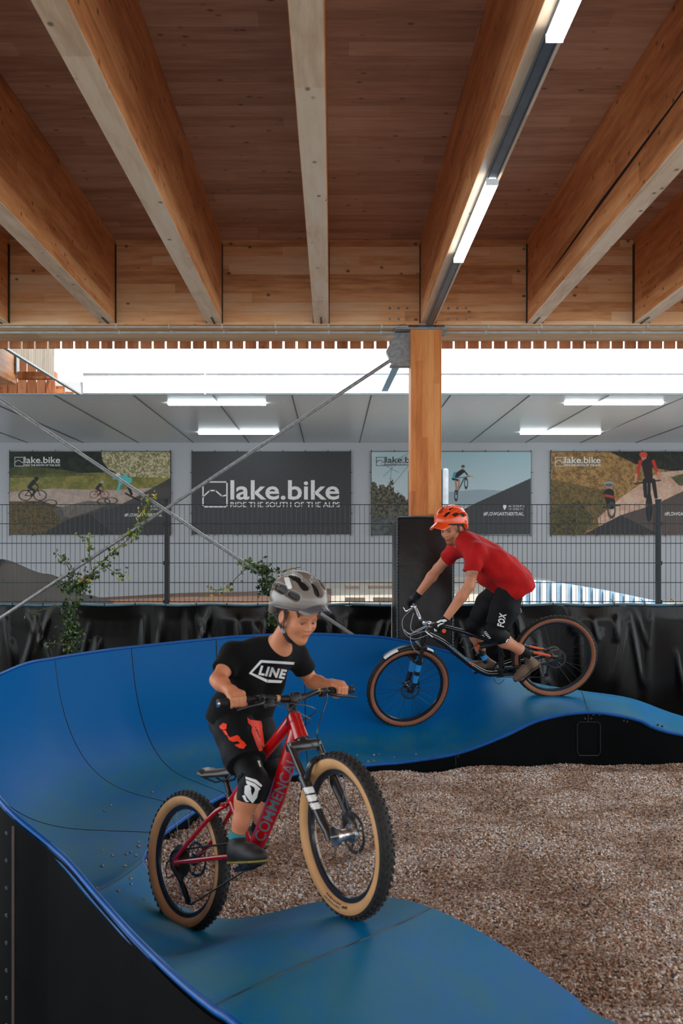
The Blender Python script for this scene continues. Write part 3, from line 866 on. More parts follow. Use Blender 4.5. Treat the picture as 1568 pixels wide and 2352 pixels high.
# ================================================================= second track in the far hall
def bank(front, back, D0, D1, name, m_, label, z_low=.55, bulge=0):
    n = 40; mb = MB(); vs = []
    def at(pts, u):
        x = pts[0][0]+(pts[-1][0]-pts[0][0])*u
        for a, b in zip(pts, pts[1:]):
            if x <= b[0]+1e-6:
                f = (x-a[0])/(b[0]-a[0]); f = f*f*(3-2*f); return x, a[1]+(b[1]-a[1])*f
        return pts[-1]
    R = 10
    for r_ in range(R+1):
        f = r_/R; D = D0+(D1-D0)*f
        for i in range(n+1):
            a = at(front, i/n); b = at(back, i/n); pa = P(a[0], a[1], D0); pb_ = P(b[0], b[1], D1)
            p = pa.lerp(pb_, f); p.z = pa.z+(pb_.z-pa.z)*(f**1.6); vs.append(p)
    for i in range(n+1): p = vs[R*(n+1)+i]; vs.append(V(p.x, p.y+.05, -.38))
    for i in range(n+1): p = vs[i]; vs.append(V(p.x, p.y, -.38))
    fs = [(r_*(n+1)+i, r_*(n+1)+i+1, (r_+1)*(n+1)+i+1, (r_+1)*(n+1)+i) for r_ in range(R+1) for i in range(n)]
    o0 = (R+2)*(n+1); fs += [(i, i+1, o0+i+1, o0+i) for i in range(n)]
    mb.add(vs, fs); o = mb.build(name, m_, auto=50); tag(o, label, 'track bank'); return o
DK = mat('grey_track_laminate', lin(38,36,35), .5, var=.2, vscale=2); BR = mat('tan_track_laminate', lin(110,82,66), .5, var=.2, vscale=3)
BE = mat('pale_track_laminate', lin(196,188,176), .5, var=.12, vscale=2)
bk = bank([(-200,1400),(0,1400),(260,1400)], [(-200,1268),(0,1284),(110,1318),(200,1366),(260,1380)], 12.4, 13.6, 'track_bank', DK, 'dark grey track bank rising at the left edge behind the fence')
m = MB(); m.tube([P(-60,1285,12.9)+V(0,0,.0), P(0,1296,12.98), P(80,1335,12.9), P(150,1357,12.8)], .012, 6)
bank([(150,1396),(500,1396),(760,1396)], [(150,1374),(500,1360),(760,1352)], 13.9, 16.5, 'track_deck', BR, 'low tan track deck in the far hall, behind the fence between the ivy plants')
bank([(660,1396),(1000,1396),(1340,1396),(1750,1396)], [(660,1368),(780,1334),(1000,1325),(1230,1326),(1340,1350),(1480,1376),(1750,1388)], 14.0, 17.5, 'track_berm', BE, 'pale sunlit curved track berm in the far hall behind the adult rider')
m = MB()
bd = thing('berm_baseboard', P(800,1383,13.7), 'dark and pale low border blocks in front of the pale berm', 'border')
for x0, x1, y0, y1 in ((793,825,1346,1352), (846,900,1346,1352), (792,838,1374,1381), (858,900,1374,1381)):
    a = P(x0, y1, 13.75); b = P(x1, y0, 13.75); MB().box((a.x,13.7,a.z), (b.x,13.95,b.z)).build('border_block', mat('taupe_block', lin(100,86,76), .6), bd)
# sun stripes on the far berm, built as added white slats on a blue sheet
PB = mat('stripe_gap_blue', lin(150,186,214), .6); WS = mat('sun_stripe_white', lin(236,240,244), .6)
sw = thing('sun_stripe_panel', P(1330,1385,12.4), 'sun stripes behind the fence and adult, built as white slats on pale blue sheet', 'sun stripes')
top = [(1196,1342), (1220,1331), (1260,1334), (1330,1345), (1400,1357), (1460,1370), (1530,1384)]
def ty(x):
    for a, b in zip(top, top[1:]):
        if x <= b[0]: return a[1]+(b[1]-a[1])*(x-a[0])/(b[0]-a[0])
    return top[-1][1]
m = MB(); pl = [V(P(1190,1400,12.45).x,12.45,-.4)]+[P(x, y, 12.45) for x, y in top]+[V(P(1530,1400,12.45).x,12.45,-.4)]; m.prism(pl, (0,0,0), (0,.05,0)); m.build('stripe_gap_sheet', PB, sw)
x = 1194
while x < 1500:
    m = MB(); m.prism([P(x,1400,12.42), P(x+12,1400,12.42), P(x+12,ty(x+12)+1,12.42), P(x,ty(max(x,1197))+1,12.42)], (0,0,0), (0,.02,0)); m.build('sun_stripe', WS, sw); x += 24

# ================================================================= ivy
t = NT('ivy_leaf'); oi = t.t.nodes.new('ShaderNodeTexCoord'); co = t.coord(); nz = t.noise(co, 9, 2)
att = t.t.nodes.new('ShaderNodeAttribute'); att.attribute_name = 'tone'
t.base(t.ramp(att.outputs['Fac'], [(0, lin(24,42,20)), (.5, lin(52,82,26)), (.8, lin(120,138,26)), (.93, lin(190,176,30)), (1, lin(196,110,30))]), .4, spec=.4)
t.b.inputs['Subsurface Weight'].default_value = 0; LEAF = t.m
VINE = mat('vine_stem', lin(96,70,48), .8)
def ivy(stems, blobs, label, seed):
    r = random.Random(seed); mv = []; mf = []; tone = []
    def leaf(c_, s, tn):
        out = [(0,0), (.35,-.12), (.55,.1), (.36,.28), (.5,.62), (.2,.62), (0,1.0), (-.2,.62), (-.5,.62), (-.36,.28), (-.55,.1), (-.35,-.12)]
        a = V(r.gauss(0,1), r.gauss(0,.5)-.7, r.gauss(0,.7)+.3).normalized(); up = V(r.gauss(0,.6), r.gauss(0,.3), -1+r.gauss(0,.5)); u = (up-a*up.dot(a)).normalized(); w_ = a.cross(u)
        o = len(mv); mid = c_+u*s*.3+a*s*.12
        mv.append(mid); tone.append(tn)
        for x, y in out: mv.append(c_+w_*x*s+u*y*s+a*s*.05*r.uniform(-1, 1)); tone.append(tn)
        n = len(out)
        for i in range(n): mf.append((o, o+1+i, o+1+(i+1) % n))
    stem = MB()
    for pts, D, dens, size, yel in stems:
        w_ = [P(x, y, D+r.uniform(-.05, .05)) for x, y in pts]; stem.tube(w_, .004, 5)
        L = sum((b-a).length for a, b in zip(w_, w_[1:])); n = int(L*dens*1.6)
        for i in range(int(n*1.4)):
            u = r.random()*(len(w_)-1); k = int(u); p = w_[k].lerp(w_[k+1], u-k)+V(r.gauss(0,.03), r.gauss(0,.03), r.gauss(0,.025))
            e = u/(len(w_)-1); tn = min(.97, max(0, r.gauss(.28+yel*e, .16))); leaf(p, size*r.uniform(.6, 1.3), tn)
    for (x, y, rx, ry, D, n, size, yel) in blobs:
        for i in range(int(n*1.4)):
            p = P(x+r.gauss(0, rx*.5), y+r.gauss(0, ry*.5), D+r.gauss(0, .07)); leaf(p, size*r.uniform(.6, 1.3), min(1, max(0, r.gauss(.2+yel, .15))))
    me = bpy.data.meshes.new('ivy_plant'); me.from_pydata([tuple(v) for v in mv], [], mf); me.materials.append(LEAF)
    at_ = me.attributes.new('tone', 'FLOAT', 'POINT'); at_.data.foreach_set('value', tone); me.update()
    root = stem.build('ivy_plant', VINE, auto=60); tag(root, label, 'plant')
    o = bpy.data.objects.new('foliage', me); C.objects.link(o); link(o, root)
    return root
ivy([([(158,1505),(160,1450),(155,1400),(166,1350),(165,1310)], 9.3, 60, .04, .1), ([(155,1490),(170,1420),(175,1360),(200,1325),(250,1275),(300,1235),(322,1200),(326,1170),(348,1134)], 9.2, 62, .034, .55),
     ([(210,1310),(205,1270),(203,1236),(180,1232)], 9.2, 45, .028, .5), ([(165,1320),(150,1290),(132,1272)], 9.25, 60, .03, .35), ([(240,1300),(262,1315),(285,1320)], 9.2, 60, .032, .4),
     ([(160,1480),(120,1478),(105,1478)], 9.2, 40, .03, .2), ([(160,1400),(130,1392),(90,1402),(60,1408)], 9.3, 20, .025, .3), ([(190,1370),(192,1340),(200,1320)], 9.2, 90, .034, .75)],
    [(165,1460,26,26,9.25,60,.04,.05), (165,1340,42,20,9.25,60,.034,.12), (158,1420,18,40,9.25,50,.034,.05), (205,1322,20,10,9.2,22,.034,.1)],
    'tall ivy plant climbing the brace rod at left, yellow-green tips reaching up to the right', 3)
ivy([([(632,1440),(628,1400),(622,1340),(606,1310),(575,1295),(558,1294)], 9.2, 70, .04, .3), ([(570,1300),(540,1330),(525,1350),(498,1356),(482,1352)], 9.2, 34, .026, .65),
     ([(610,1315),(650,1312),(670,1306),(690,1303)], 9.2, 30, .026, .7)],
    [(612,1335,22,38,9.2,70,.04,.05), (590,1300,26,12,9.2,50,.036,.2), (622,1420,12,14,9.2,14,.036,.1)],
    'smaller ivy plant on the brace rod directly behind the child helmet', 5)
# ================================================================= printed banners on the far wall
YB = 20.15
t = NT('printed_banner'); at_ = t.t.nodes.new('ShaderNodeAttribute'); at_.attribute_name = 'print'
nz = t.noise(t.coord(), 4, 3); t.base(at_.outputs['Color'], .5, spec=.35); t.bump(nz.outputs[0], .25, .03); PRINT = t.m
t.b.inputs['Roughness'].default_value = .5
BANNER = mat('black_banner_cloth', lin(50,51,53), .45, bump=.35, bscale=3, var=.08)
INK = mat('pale_print', lin(226,226,222), .6, var=.03); INKD = mat('dark_print', lin(56,58,60), .6, var=.03)
class Art:
    """a picture printed on cloth: x, y in picture pixels of the photograph, y down"""
    def __init__(s, x0, y0, x1, y1, res=1.0):
        s.x0, s.y0, s.x1, s.y1 = x0, y0, x1, y1; s.nx = int((x1-x0)/res)+1; s.ny = int((y1-y0)/res)+1
        s.X, s.Y = np.meshgrid(np.linspace(x0, x1, s.nx), np.linspace(y0, y1, s.ny)); s.c = np.zeros((s.ny, s.nx, 3)); s.r = np.random.default_rng(int(x0))
    def noise(s, size, oct=3):
        out = np.zeros((s.ny, s.nx)); a = 1; tot = 0
        for _ in range(oct):
            gx, gy = int(s.nx/size)+3, int(s.ny/size)+3; g = s.r.random((gy, gx)); u = np.linspace(0, gx-1.01, s.nx); v = np.linspace(0, gy-1.01, s.ny)
            iu, iv = u.astype(int), v.astype(int); fu, fv = (u-iu), (v-iv)[:, None]; fu = fu*fu*(3-2*fu); fv = fv*fv*(3-2*fv)
            a00 = g[iv][:, iu]; a01 = g[iv][:, iu+1]; a10 = g[iv+1][:, iu]; a11 = g[iv+1][:, iu+1]
            out += a*((a00*(1-fu)+a01*fu)*(1-fv)+(a10*(1-fu)+a11*fu)*fv); tot += a; a *= .6; size = max(1.2, size/2.2)
        return out/tot
    def fill(s, m, col, alpha=1.0):
        m = np.asarray(m, float)*alpha; s.c = s.c*(1-m[..., None])+np.array(col)[..., :]*m[..., None] if np.ndim(col) == 1 else s.c*(1-m[..., None])+col*m[..., None]
    def poly(s, pts):
        r = np.zeros(s.X.shape, bool); n = len(pts)
        for i in range(n):
            x1, y1 = pts[i]; x2, y2 = pts[(i+1) % n]
            if y1 == y2: continue
            r ^= ((y1 > s.Y) != (y2 > s.Y)) & (s.X < (x2-x1)*(s.Y-y1)/(y2-y1)+x1)
        return r
    def seg(s, a, b, w0, w1=None):
        w1 = w0 if w1 is None else w1; ax, ay = a; bx, by = b[0]-ax, b[1]-ay; L = bx*bx+by*by+1e-9
        t_ = np.clip(((s.X-ax)*bx+(s.Y-ay)*by)/L, 0, 1); d = np.hypot(s.X-ax-t_*bx, s.Y-ay-t_*by); return np.clip((w0+(w1-w0)*t_)-d+.5, 0, 1)
    def ring(s, cx, cy, rx, ry, w):
        q = np.hypot((s.X-cx)/rx, (s.Y-cy)/ry); return np.clip((w-np.abs(q-1)*min(rx, ry))+.4, 0, 1)
    def disc(s, cx, cy, rx, ry): return np.clip((1-np.hypot((s.X-cx)/rx, (s.Y-cy)/ry))*min(rx, ry)+.5, 0, 1)
    def tex(s, ca, cb, size, oct=4):
        n = s.noise(size*.75, 5)*.75+s.noise(2.2, 1)*.25; n = np.clip((n-.5)*3.4+.5, 0, 1)[..., None]; return np.array(ca)*(1-n)+np.array(cb)*n
    def build(s, label):
        dx = 0
        verts = [P(x, y, YB) for y in np.linspace(s.y0, s.y1, s.ny) for x in np.linspace(s.x0, s.x1, s.nx)]
        nx = s.nx; faces = [(j*nx+i, (j+1)*nx+i, (j+1)*nx+i+1, j*nx+i+1) for j in range(s.ny-1) for i in range(nx-1)]
        me = bpy.data.meshes.new('wall_banner'); me.from_pydata([tuple(v) for v in verts], [], faces)
        ca = me.attributes.new('print', 'FLOAT_COLOR', 'POINT'); c = np.concatenate([np.clip(s.c, 0, 1), np.ones((s.ny, s.nx, 1))], 2)
        ca.data.foreach_set('color', c.reshape(-1).astype(np.float32)); me.materials.append(PRINT); me.update()
        o = bpy.data.objects.new('wall_banner', me); C.objects.link(o); tag(o, label, 'banner'); s.hem(o); return o
    def hem(s, o):
        m = MB(); a, b = P(s.x0, s.y1, YB+.006), P(s.x1, s.y0, YB+.006); m.box((a.x-.01,YB+.004,a.z-.01), (b.x+.01,YB+.03,b.z+.01)); m.build('backing', BANNER, o)
        for k in range(8):
            x = s.x0+(s.x1-s.x0)*k/7
            for y, sg in ((s.y0, -1), (s.y1, 1)):
                p = P(x, y, YB-.01); q = P(x, y+sg*4, YB+.03); MB().tube([p, q], .007, 6).build('banner_tie', BLACK, o)
        for y in (s.y0+47, s.y0+94, s.y0+141):
            for x, sg in ((s.x0, -1), (s.x1, 1)):
                MB().tube([P(x, y, YB-.01), P(x+sg*4, y, YB+.03)], .007, 6).build('banner_tie', BLACK, o)
def pprint(o, txt, x0, y0, x1, y1, m_, bold=0, spacing=1.0, name='lettering', italic=0):
    o3 = P(x0, y1, YB-.006); ux = V(1,0,0); uz = V(0,0,1); s = YB/F
    vs, fs = fit_text(txt, o3, ux, uz, (x1-x0)*s, (y1-y0)*s, bold=bold, spacing=spacing, italic=italic)
    MB().add(vs, fs).build(name, m_, o, fixn=False)
def logo(o, x0, y0, x1, y1, m_, w):
    """square frame with a ridge line across"""
    s = (x1-x0); m = MB(); Y_ = YB-.006
    def L(a, b): 
        A, B = P(*a, Y_), P(*b, Y_); d = (B-A).normalized(); n = V(-d.z,0,d.x)*w*.5*YB/F; A = A-d*w*.5*YB/F; B = B+d*w*.5*YB/F
        m.add([A-n, B-n, B+n, A+n], [(0,1,2,3)])
    for a, b in (((x0,y0),(x1,y0)), ((x1,y0),(x1,y0+s*.5)), ((x0,y0),(x0,y1)), ((x0,y1),(x1,y1)), ((x1,y0+s*.58),(x1,y1)),
        ((x0,y0+s*.62),(x0+s*.28,y0+s*.36)), ((x0+s*.28,y0+s*.36),(x0+s*.52,y0+s*.36)), ((x0+s*.52,y0+s*.36),(x0+s*.8,y0+s*.6)), ((x0+s*.8,y0+s*.6),(x1,y0+s*.54))): L(a, b)
    m.build('ridge_emblem', m_, o, fixn=False)
def brandmark(o, x0, y0, x1, y1, m_, k=1.0):
    h = y1-y0; logo(o, x0, y0+h*.06, x0+h*.92, y1-h*.02, m_, max(.9, h*.055))
    pprint(o, 'lake.bike', x0+h*1.0, y0, x1, y0+h*.68, m_, bold=.012, spacing=1.0)
    pprint(o, 'RIDE THE SOUTH OF THE ALPS', x0+h*1.02, y0+h*.78, x1, y1-h*.01, m_, bold=.02)

def rider(A, x, y, s, flip, cloth, skin, helmet, bike=lin(20,20,22), wheel=9):
    f = -1 if flip else 1
    for cx in (-13, 13): A.fill(A.ring(x+cx*s*f, y, wheel*s, wheel*s*.8, .9*s), bike)
    q = lambda a, b: (x+a*s*f, y+b*s)
    for a, b in (((-13,0),(-2,1)), ((-2,1),(9,-10)), ((-9,-9),(9,-10)), ((-13,0),(-6,-9)), ((13,0),(8,-13)), ((-6,-9),(-2,1))): A.fill(A.seg(q(*a), q(*b), .8*s), bike)
    A.fill(A.seg(q(-5,-14), q(3,-8), 2.6*s, 2*s), lin(24,24,28)); A.fill(A.seg(q(3,-8), q(-1,1), 1.8*s, 1.3*s), lin(30,28,30))
    A.fill(A.seg(q(-6,-15), q(2,-24), 3.6*s, 4*s), cloth); A.fill(A.seg(q(2,-24), q(9,-17), 1.7*s, 1.3*s), cloth); A.fill(A.seg(q(9,-17), q(10,-13), 1.1*s), skin)
    A.fill(A.disc(*q(7,-28), 2.8*s, 3.2*s), skin); A.fill(A.disc(*q(6.5,-30), 4*s, 3.2*s), helmet)

# banner 1: trail through a meadow, three riders
A = Art(22, 1038, 391, 1227)
A.c[:] = A.tex(lin(40,50,34), lin(22,28,22), 14)
A.fill(A.poly([(22,1092),(391,1080),(391,1150),(22,1150)]), A.tex(lin(108,110,52), lin(150,138,74), 20))
A.fill(A.poly([(232,1038),(391,1038),(391,1098),(300,1095),(250,1078),(236,1060)]), A.tex(lin(120,112,66), lin(206,196,160), 5))
A.fill(A.poly([(60,1070),(140,1078),(220,1092),(22,1098),(22,1075)]), A.tex(lin(96,100,50), lin(60,66,36), 20), .8)
A.fill(A.poly([(22,1130),(120,1122),(250,1126),(391,1118),(391,1165),(250,1160),(160,1190),(22,1158)]), A.tex(lin(168,146,134), lin(188,168,154), 20))
A.fill(A.poly([(22,1152),(95,1150),(140,1165),(150,1190),(120,1227),(22,1227)]), A.tex(lin(56,52,24), lin(110,86,44), 5))
A.fill(A.poly([(120,1170),(200,1150),(290,1158),(391,1140),(391,1190),(160,1222)]), A.tex(lin(70,66,62), lin(98,92,88), 14), .8)
A.fill(A.poly([(391,1098),(391,1227),(95,1227),(160,1190),(265,1165),(315,1140)]), lin(58,58,60), .92)
A.fill(A.poly([(150,1196),(204,1180),(262,1227),(96,1227)]), lin(44,42,42), .8)
rider(A, 75, 1138, 1.3, False, lin(34,36,40), lin(60,50,44), lin(30,32,36), wheel=11)
rider(A, 228, 1136, .95, False, lin(44,48,52), lin(120,80,60), lin(150,170,180), bike=lin(120,50,40), wheel=10)
for cx, cy in ((116,1155), (238,1152), (255,1150)): A.fill(A.ring(cx, cy, 14, 7, 1), lin(50,46,46))
A.fill(A.seg((292,1110), (302,1135), 4, 3), lin(20,22,26)); A.fill(A.seg((280,1104), (296,1103), 9, 7), lin(88,190,190)); A.fill(A.seg((275,1112), (270,1130), 3, 2), lin(88,190,190)); A.fill(A.disc(271,1092,6,6), lin(220,226,226))
A.fill(A.seg((288,1133), (320,1150), 2, 2), lin(30,30,34)); A.fill(A.seg((262,1098), (290,1094), 3.5), lin(88,190,190))
b1 = A.build('printed banner of three riders on a meadow trail, leftmost on the far wall')
brandmark(b1, 34, 1049, 138, 1071, INK); pprint(b1, '#FLOWGARTNERTRAIL', 286, 1179, 372, 1187, INK, bold=.015); pprint(b1, '46°35\'38.4"N\n13°54\'49.1"E', 345, 1160, 372, 1172, INK)
# banner 2: plain dark with large lettering
A = Art(441, 1038, 805, 1226, 40); A.c[:] = lin(54,55,57)
b2 = A.build('plain black banner with large white lettering, left of the wooden post'); b2.data.materials[0] = BANNER
logo(b2, 466, 1107, 521, 1164, INK, 3.2); pprint(b2, 'lake.bike', 529, 1103, 779, 1148, INK, bold=.016, spacing=1.0); pprint(b2, 'RIDE THE SOUTH OF THE ALPS', 529, 1153, 780, 1165, INK, bold=.012)
# banner 3: rider in the air against a pale sky
A = Art(853, 1038, 1219, 1228)
g = np.clip((A.Y-1038)/190, 0, 1)[..., None]; A.c[:] = np.array(lin(158,186,194))*(1-g)+np.array(lin(196,204,204))*g
A.fill(np.clip((A.X-853)/-110+1.1, 0, 1)*np.clip(A.noise(40), .3, 1), lin(206,210,208), .8)
A.fill(A.poly([(1010,1132),(1100,1124),(1219,1130),(1219,1165),(1010,1165)]), lin(136,152,162), .8)
for a, b in (((900,1060),(945,1038)), ((890,1072),(935,1050)), ((880,1095),(925,1050)), ((895,1120),(900,1060)), ((905,1110),(945,1060)), ((875,1065),(915,1085))): A.fill(A.seg(a, b, .7), lin(110,118,120), .8)
n = A.noise(7); A.fill((A.Y > 1092+(A.X-853)*.45+n*30) & (A.X < 960), A.tex(lin(34,38,32), lin(104,100,84), 5)); 
A.fill((A.Y > 1092+n*44) & (A.X < 905), A.tex(lin(38,40,34), lin(112,106,88), 5))
A.fill((A.Y > 1180+n*20) & (A.X < 1060), A.tex(lin(60,66,66), lin(96,102,102), 9))
A.fill(A.poly([(1219,1098),(1219,1228),(950,1228),(1055,1174),(1100,1152)]), lin(60,62,64))
rx, ry = 1058, 1108
for (cx, cy) in ((1047,1138), (1070,1110)): A.fill(A.ring(cx, cy, 3.5, 11, 1.1), lin(24,26,28))
A.fill(A.seg((1047,1136), (1066,1098), 1.3), lin(24,26,28)); A.fill(A.seg((1040,1100), (1054,1104), 3, 2.4), lin(24,26,28)); A.fill(A.seg((1054,1104), (1052,1122), 2), lin(170,130,104)); A.fill(A.seg((1046,1104), (1048,1124), 2), lin(160,120,96))
A.fill(A.seg((1048,1092), (1062,1082), 6, 5), lin(30,34,38)); A.fill(A.seg((1044,1087), (1041,1096), 3), lin(60,150,180)); A.fill(A.seg((1066,1082), (1074,1092), 1.8), lin(34,36,40)); A.fill(A.seg((1074,1092), (1086,1095), 1.4), lin(190,150,124)); A.fill(A.disc(1063,1075,3,3.6), lin(190,150,124)); A.fill(A.disc(1063,1071,4.4,3), lin(54,74,74)); A.fill(A.seg((1052,1098), (1078,1094), .8), lin(30,30,32))
b3 = A.build('pale sky banner of a rider in mid-air, partly hidden by the wooden post')
brandmark(b3, 864, 1049, 970, 1070, INKD); pprint(b3, '#FLOWGARTNERTRAIL', 1110, 1176, 1203, 1185, INK, bold=.015); pprint(b3, '46°35\'38.4"N\n13°54\'49.1"E', 1167, 1160, 1203, 1172, INK)
m = MB(); m.add([P(x, y, YB-.006) for x, y in ((1158,1171),(1154,1164),(1155,1160),(1158.5,1158.5),(1162,1160),(1163,1164),(1159,1171))], [tuple(range(7))]); m.build('map_pin', INK, b3, fixn=False)
# banner 4: two riders on a dusty path
A = Art(1265, 1038, 1633, 1228)
A.c[:] = A.tex(lin(112,84,50), lin(174,134,78), 9)
n = A.noise(12)
A.fill(A.poly([(1265,1100),(1345,1118),(1400,1128),(1440,1200),(1300,1228),(1265,1228)]), A.tex(lin(50,54,30), lin(110,92,50), 6), .8)
A.fill(A.poly([(1400,1038),(1633,1038),(1633,1082),(1540,1082),(1460,1066)]), A.tex(lin(18,20,16), lin(44,46,36), 8))
A.fill(A.poly([(1510,1086),(1568,1080),(1633,1084),(1633,1228),(1380,1228),(1372,1190),(1430,1140),(1480,1105)]), A.tex(lin(188,148,126), lin(212,176,152), 24))
A.fill(A.poly([(1540,1096),(1568,1088),(1633,1092),(1633,1110),(1560,1116)]), A.tex(lin(60,66,36), lin(98,94,58), 6))
A.fill(A.poly([(1265,1170),(1330,1150),(1362,1190),(1340,1228),(1265,1228)]), A.tex(lin(40,46,24), lin(98,82,40), 5))
A.fill(A.poly([(1633,1098),(1633,1228),(1340,1228),(1425,1183),(1500,1160)]), lin(62,54,52), .93)
A.fill(A.poly([(1425,1183),(1516,1228),(1340,1228)]), lin(40,40,42), .9)
A.fill(A.seg((1478,1110), (1470,1165), 0), lin(20,20,22)); 
for (a, b, w0, w1, c_) in (((1484,1062),(1490,1102),12,9,lin(42,24,26)), ((1470,1060),(1461,1100),4,3,lin(190,50,36)), ((1500,1060),(1512,1096),4,3,lin(190,50,36)), ((1461,1090),(1458,1108),3,2.5,lin(200,140,110)), ((1511,1086),(1512,1106),3,2.5,lin(200,140,110)),
    ((1480,1104),(1482,1140),5,4,lin(28,28,30)), ((1500,1104),(1506,1142),5,4,lin(28,28,30)), ((1456,1111),(1516,1103),1.6,1.6,lin(26,26,28)), ((1490,1112),(1490,1180),4,4,lin(30,30,32))): A.fill(A.seg(a, b, w0, w1), c_)
A.fill(A.disc(1478,1050,6,9), lin(190,130,104)); A.fill(A.disc(1477,1044,9,6.5), lin(206,74,50)); A.fill(A.seg((1484,1062),(1488,1092),8,7), lin(40,26,28)); A.fill(A.ring(1490,1165,6,26,2), lin(22,22,24))
A.fill(A.disc(1398,1113,11,7), lin(150,160,164)); A.fill(A.disc(1399,1121,7,8), lin(180,130,104)); A.fill(A.disc(1398,1114,10,4), lin(92,98,102))
A.fill(A.seg((1398,1134), (1403,1160), 12, 10), lin(26,24,26)); A.fill(A.seg((1390,1138), (1410,1142), 3), lin(170,60,34)); A.fill(A.seg((1384,1166), (1424,1160), 1.6), lin(24,24,24)); A.fill(A.ring(1404,1172,8,16,2), lin(70,60,56))
b4 = A.build('printed banner of an adult and child riding a dusty path, rightmost on the wall')
brandmark(b4, 1275, 1049, 1379, 1071, INK); pprint(b4, '#FLOWGARTNERTRAIL', 1526, 1176, 1618, 1185, INK, bold=.015)
# ================================================================= bicycles
RUB = mat('tyre_rubber', lin(36,33,31), .75, bump=.3, bscale=200, var=.2)
TAN = mat('tan_sidewall', lin(198,148,96), .65, var=.08); TANB = mat('brown_sidewall', lin(150,92,62), .65, var=.1)
RIMM = mat('black_rim', (.012,.012,.014), .3, coat=.4); SPK = mat('spoke_steel', lin(70,72,76), .35, .8)
REDP = mat('red_frame_paint', lin(176,8,14), .22, coat=.8, var=.06); BLKP = mat('black_frame_paint', lin(20,21,23), .25, coat=.6)
GRIPM = mat('grip_rubber', (.012,.012,.013), .7, bump=.6, bscale=300); HUBM = mat('polished_hub', lin(190,188,186), .2, .9)
BLUED = mat('blue_decal', lin(40,140,210), .4); ORD = mat('orange_decal', lin(224,84,30), .4); WHD = mat('white_decal', lin(232,232,228), .45); GREYD = mat('grey_decal', lin(96,116,124), .4)
CHROME = mat('bright_metal', lin(205,205,205), .18, .95); SADM = mat('saddle_vinyl', lin(44,42,42), .4, coat=.2); CABLE = mat('cable_housing', lin(26,44,48), .3, coat=.4); SILV = mat('silver_bar', lin(206,212,218), .22, .6)

class BikeFrame:
    def __init__(s, R, Fh, lean):
        s.R = R; u = (Fh-R); s.wb = u.length; u.normalize()
        v = V(0,0,1).cross(u).normalized(); w = u.cross(v); c, n = math.cos(math.radians(lean)), math.sin(math.radians(lean))
        s.u = u; s.v = c*v-n*w; s.w = c*w+n*v
        s.M = Matrix(((s.u.x, s.v.x, s.w.x, R.x), (s.u.y, s.v.y, s.w.y, R.y), (s.u.z, s.v.z, s.w.z, R.z), (0,0,0,1)))
    def at(s, px, py, lat=0):
        """point of the bicycle's own plane (shifted sideways by lat) seen at a pixel; local x, y, z"""
        o = V(0,0,H); d = P(px, py, 1)-o; t = ((s.R-o).dot(s.v)+lat)/d.dot(s.v); p = o+d*t-s.R
        return V(p.dot(s.u), lat, p.dot(s.w))
    def W(s, p): return s.M @ Vector(p)

def steer_matrix(hb, ht, ang):
    ax = (Vector(ht)-Vector(hb)).normalized()
    return Matrix.Translation(hb) @ Matrix.Rotation(math.radians(ang), 4, ax) @ Matrix.Translation(-Vector(hb))

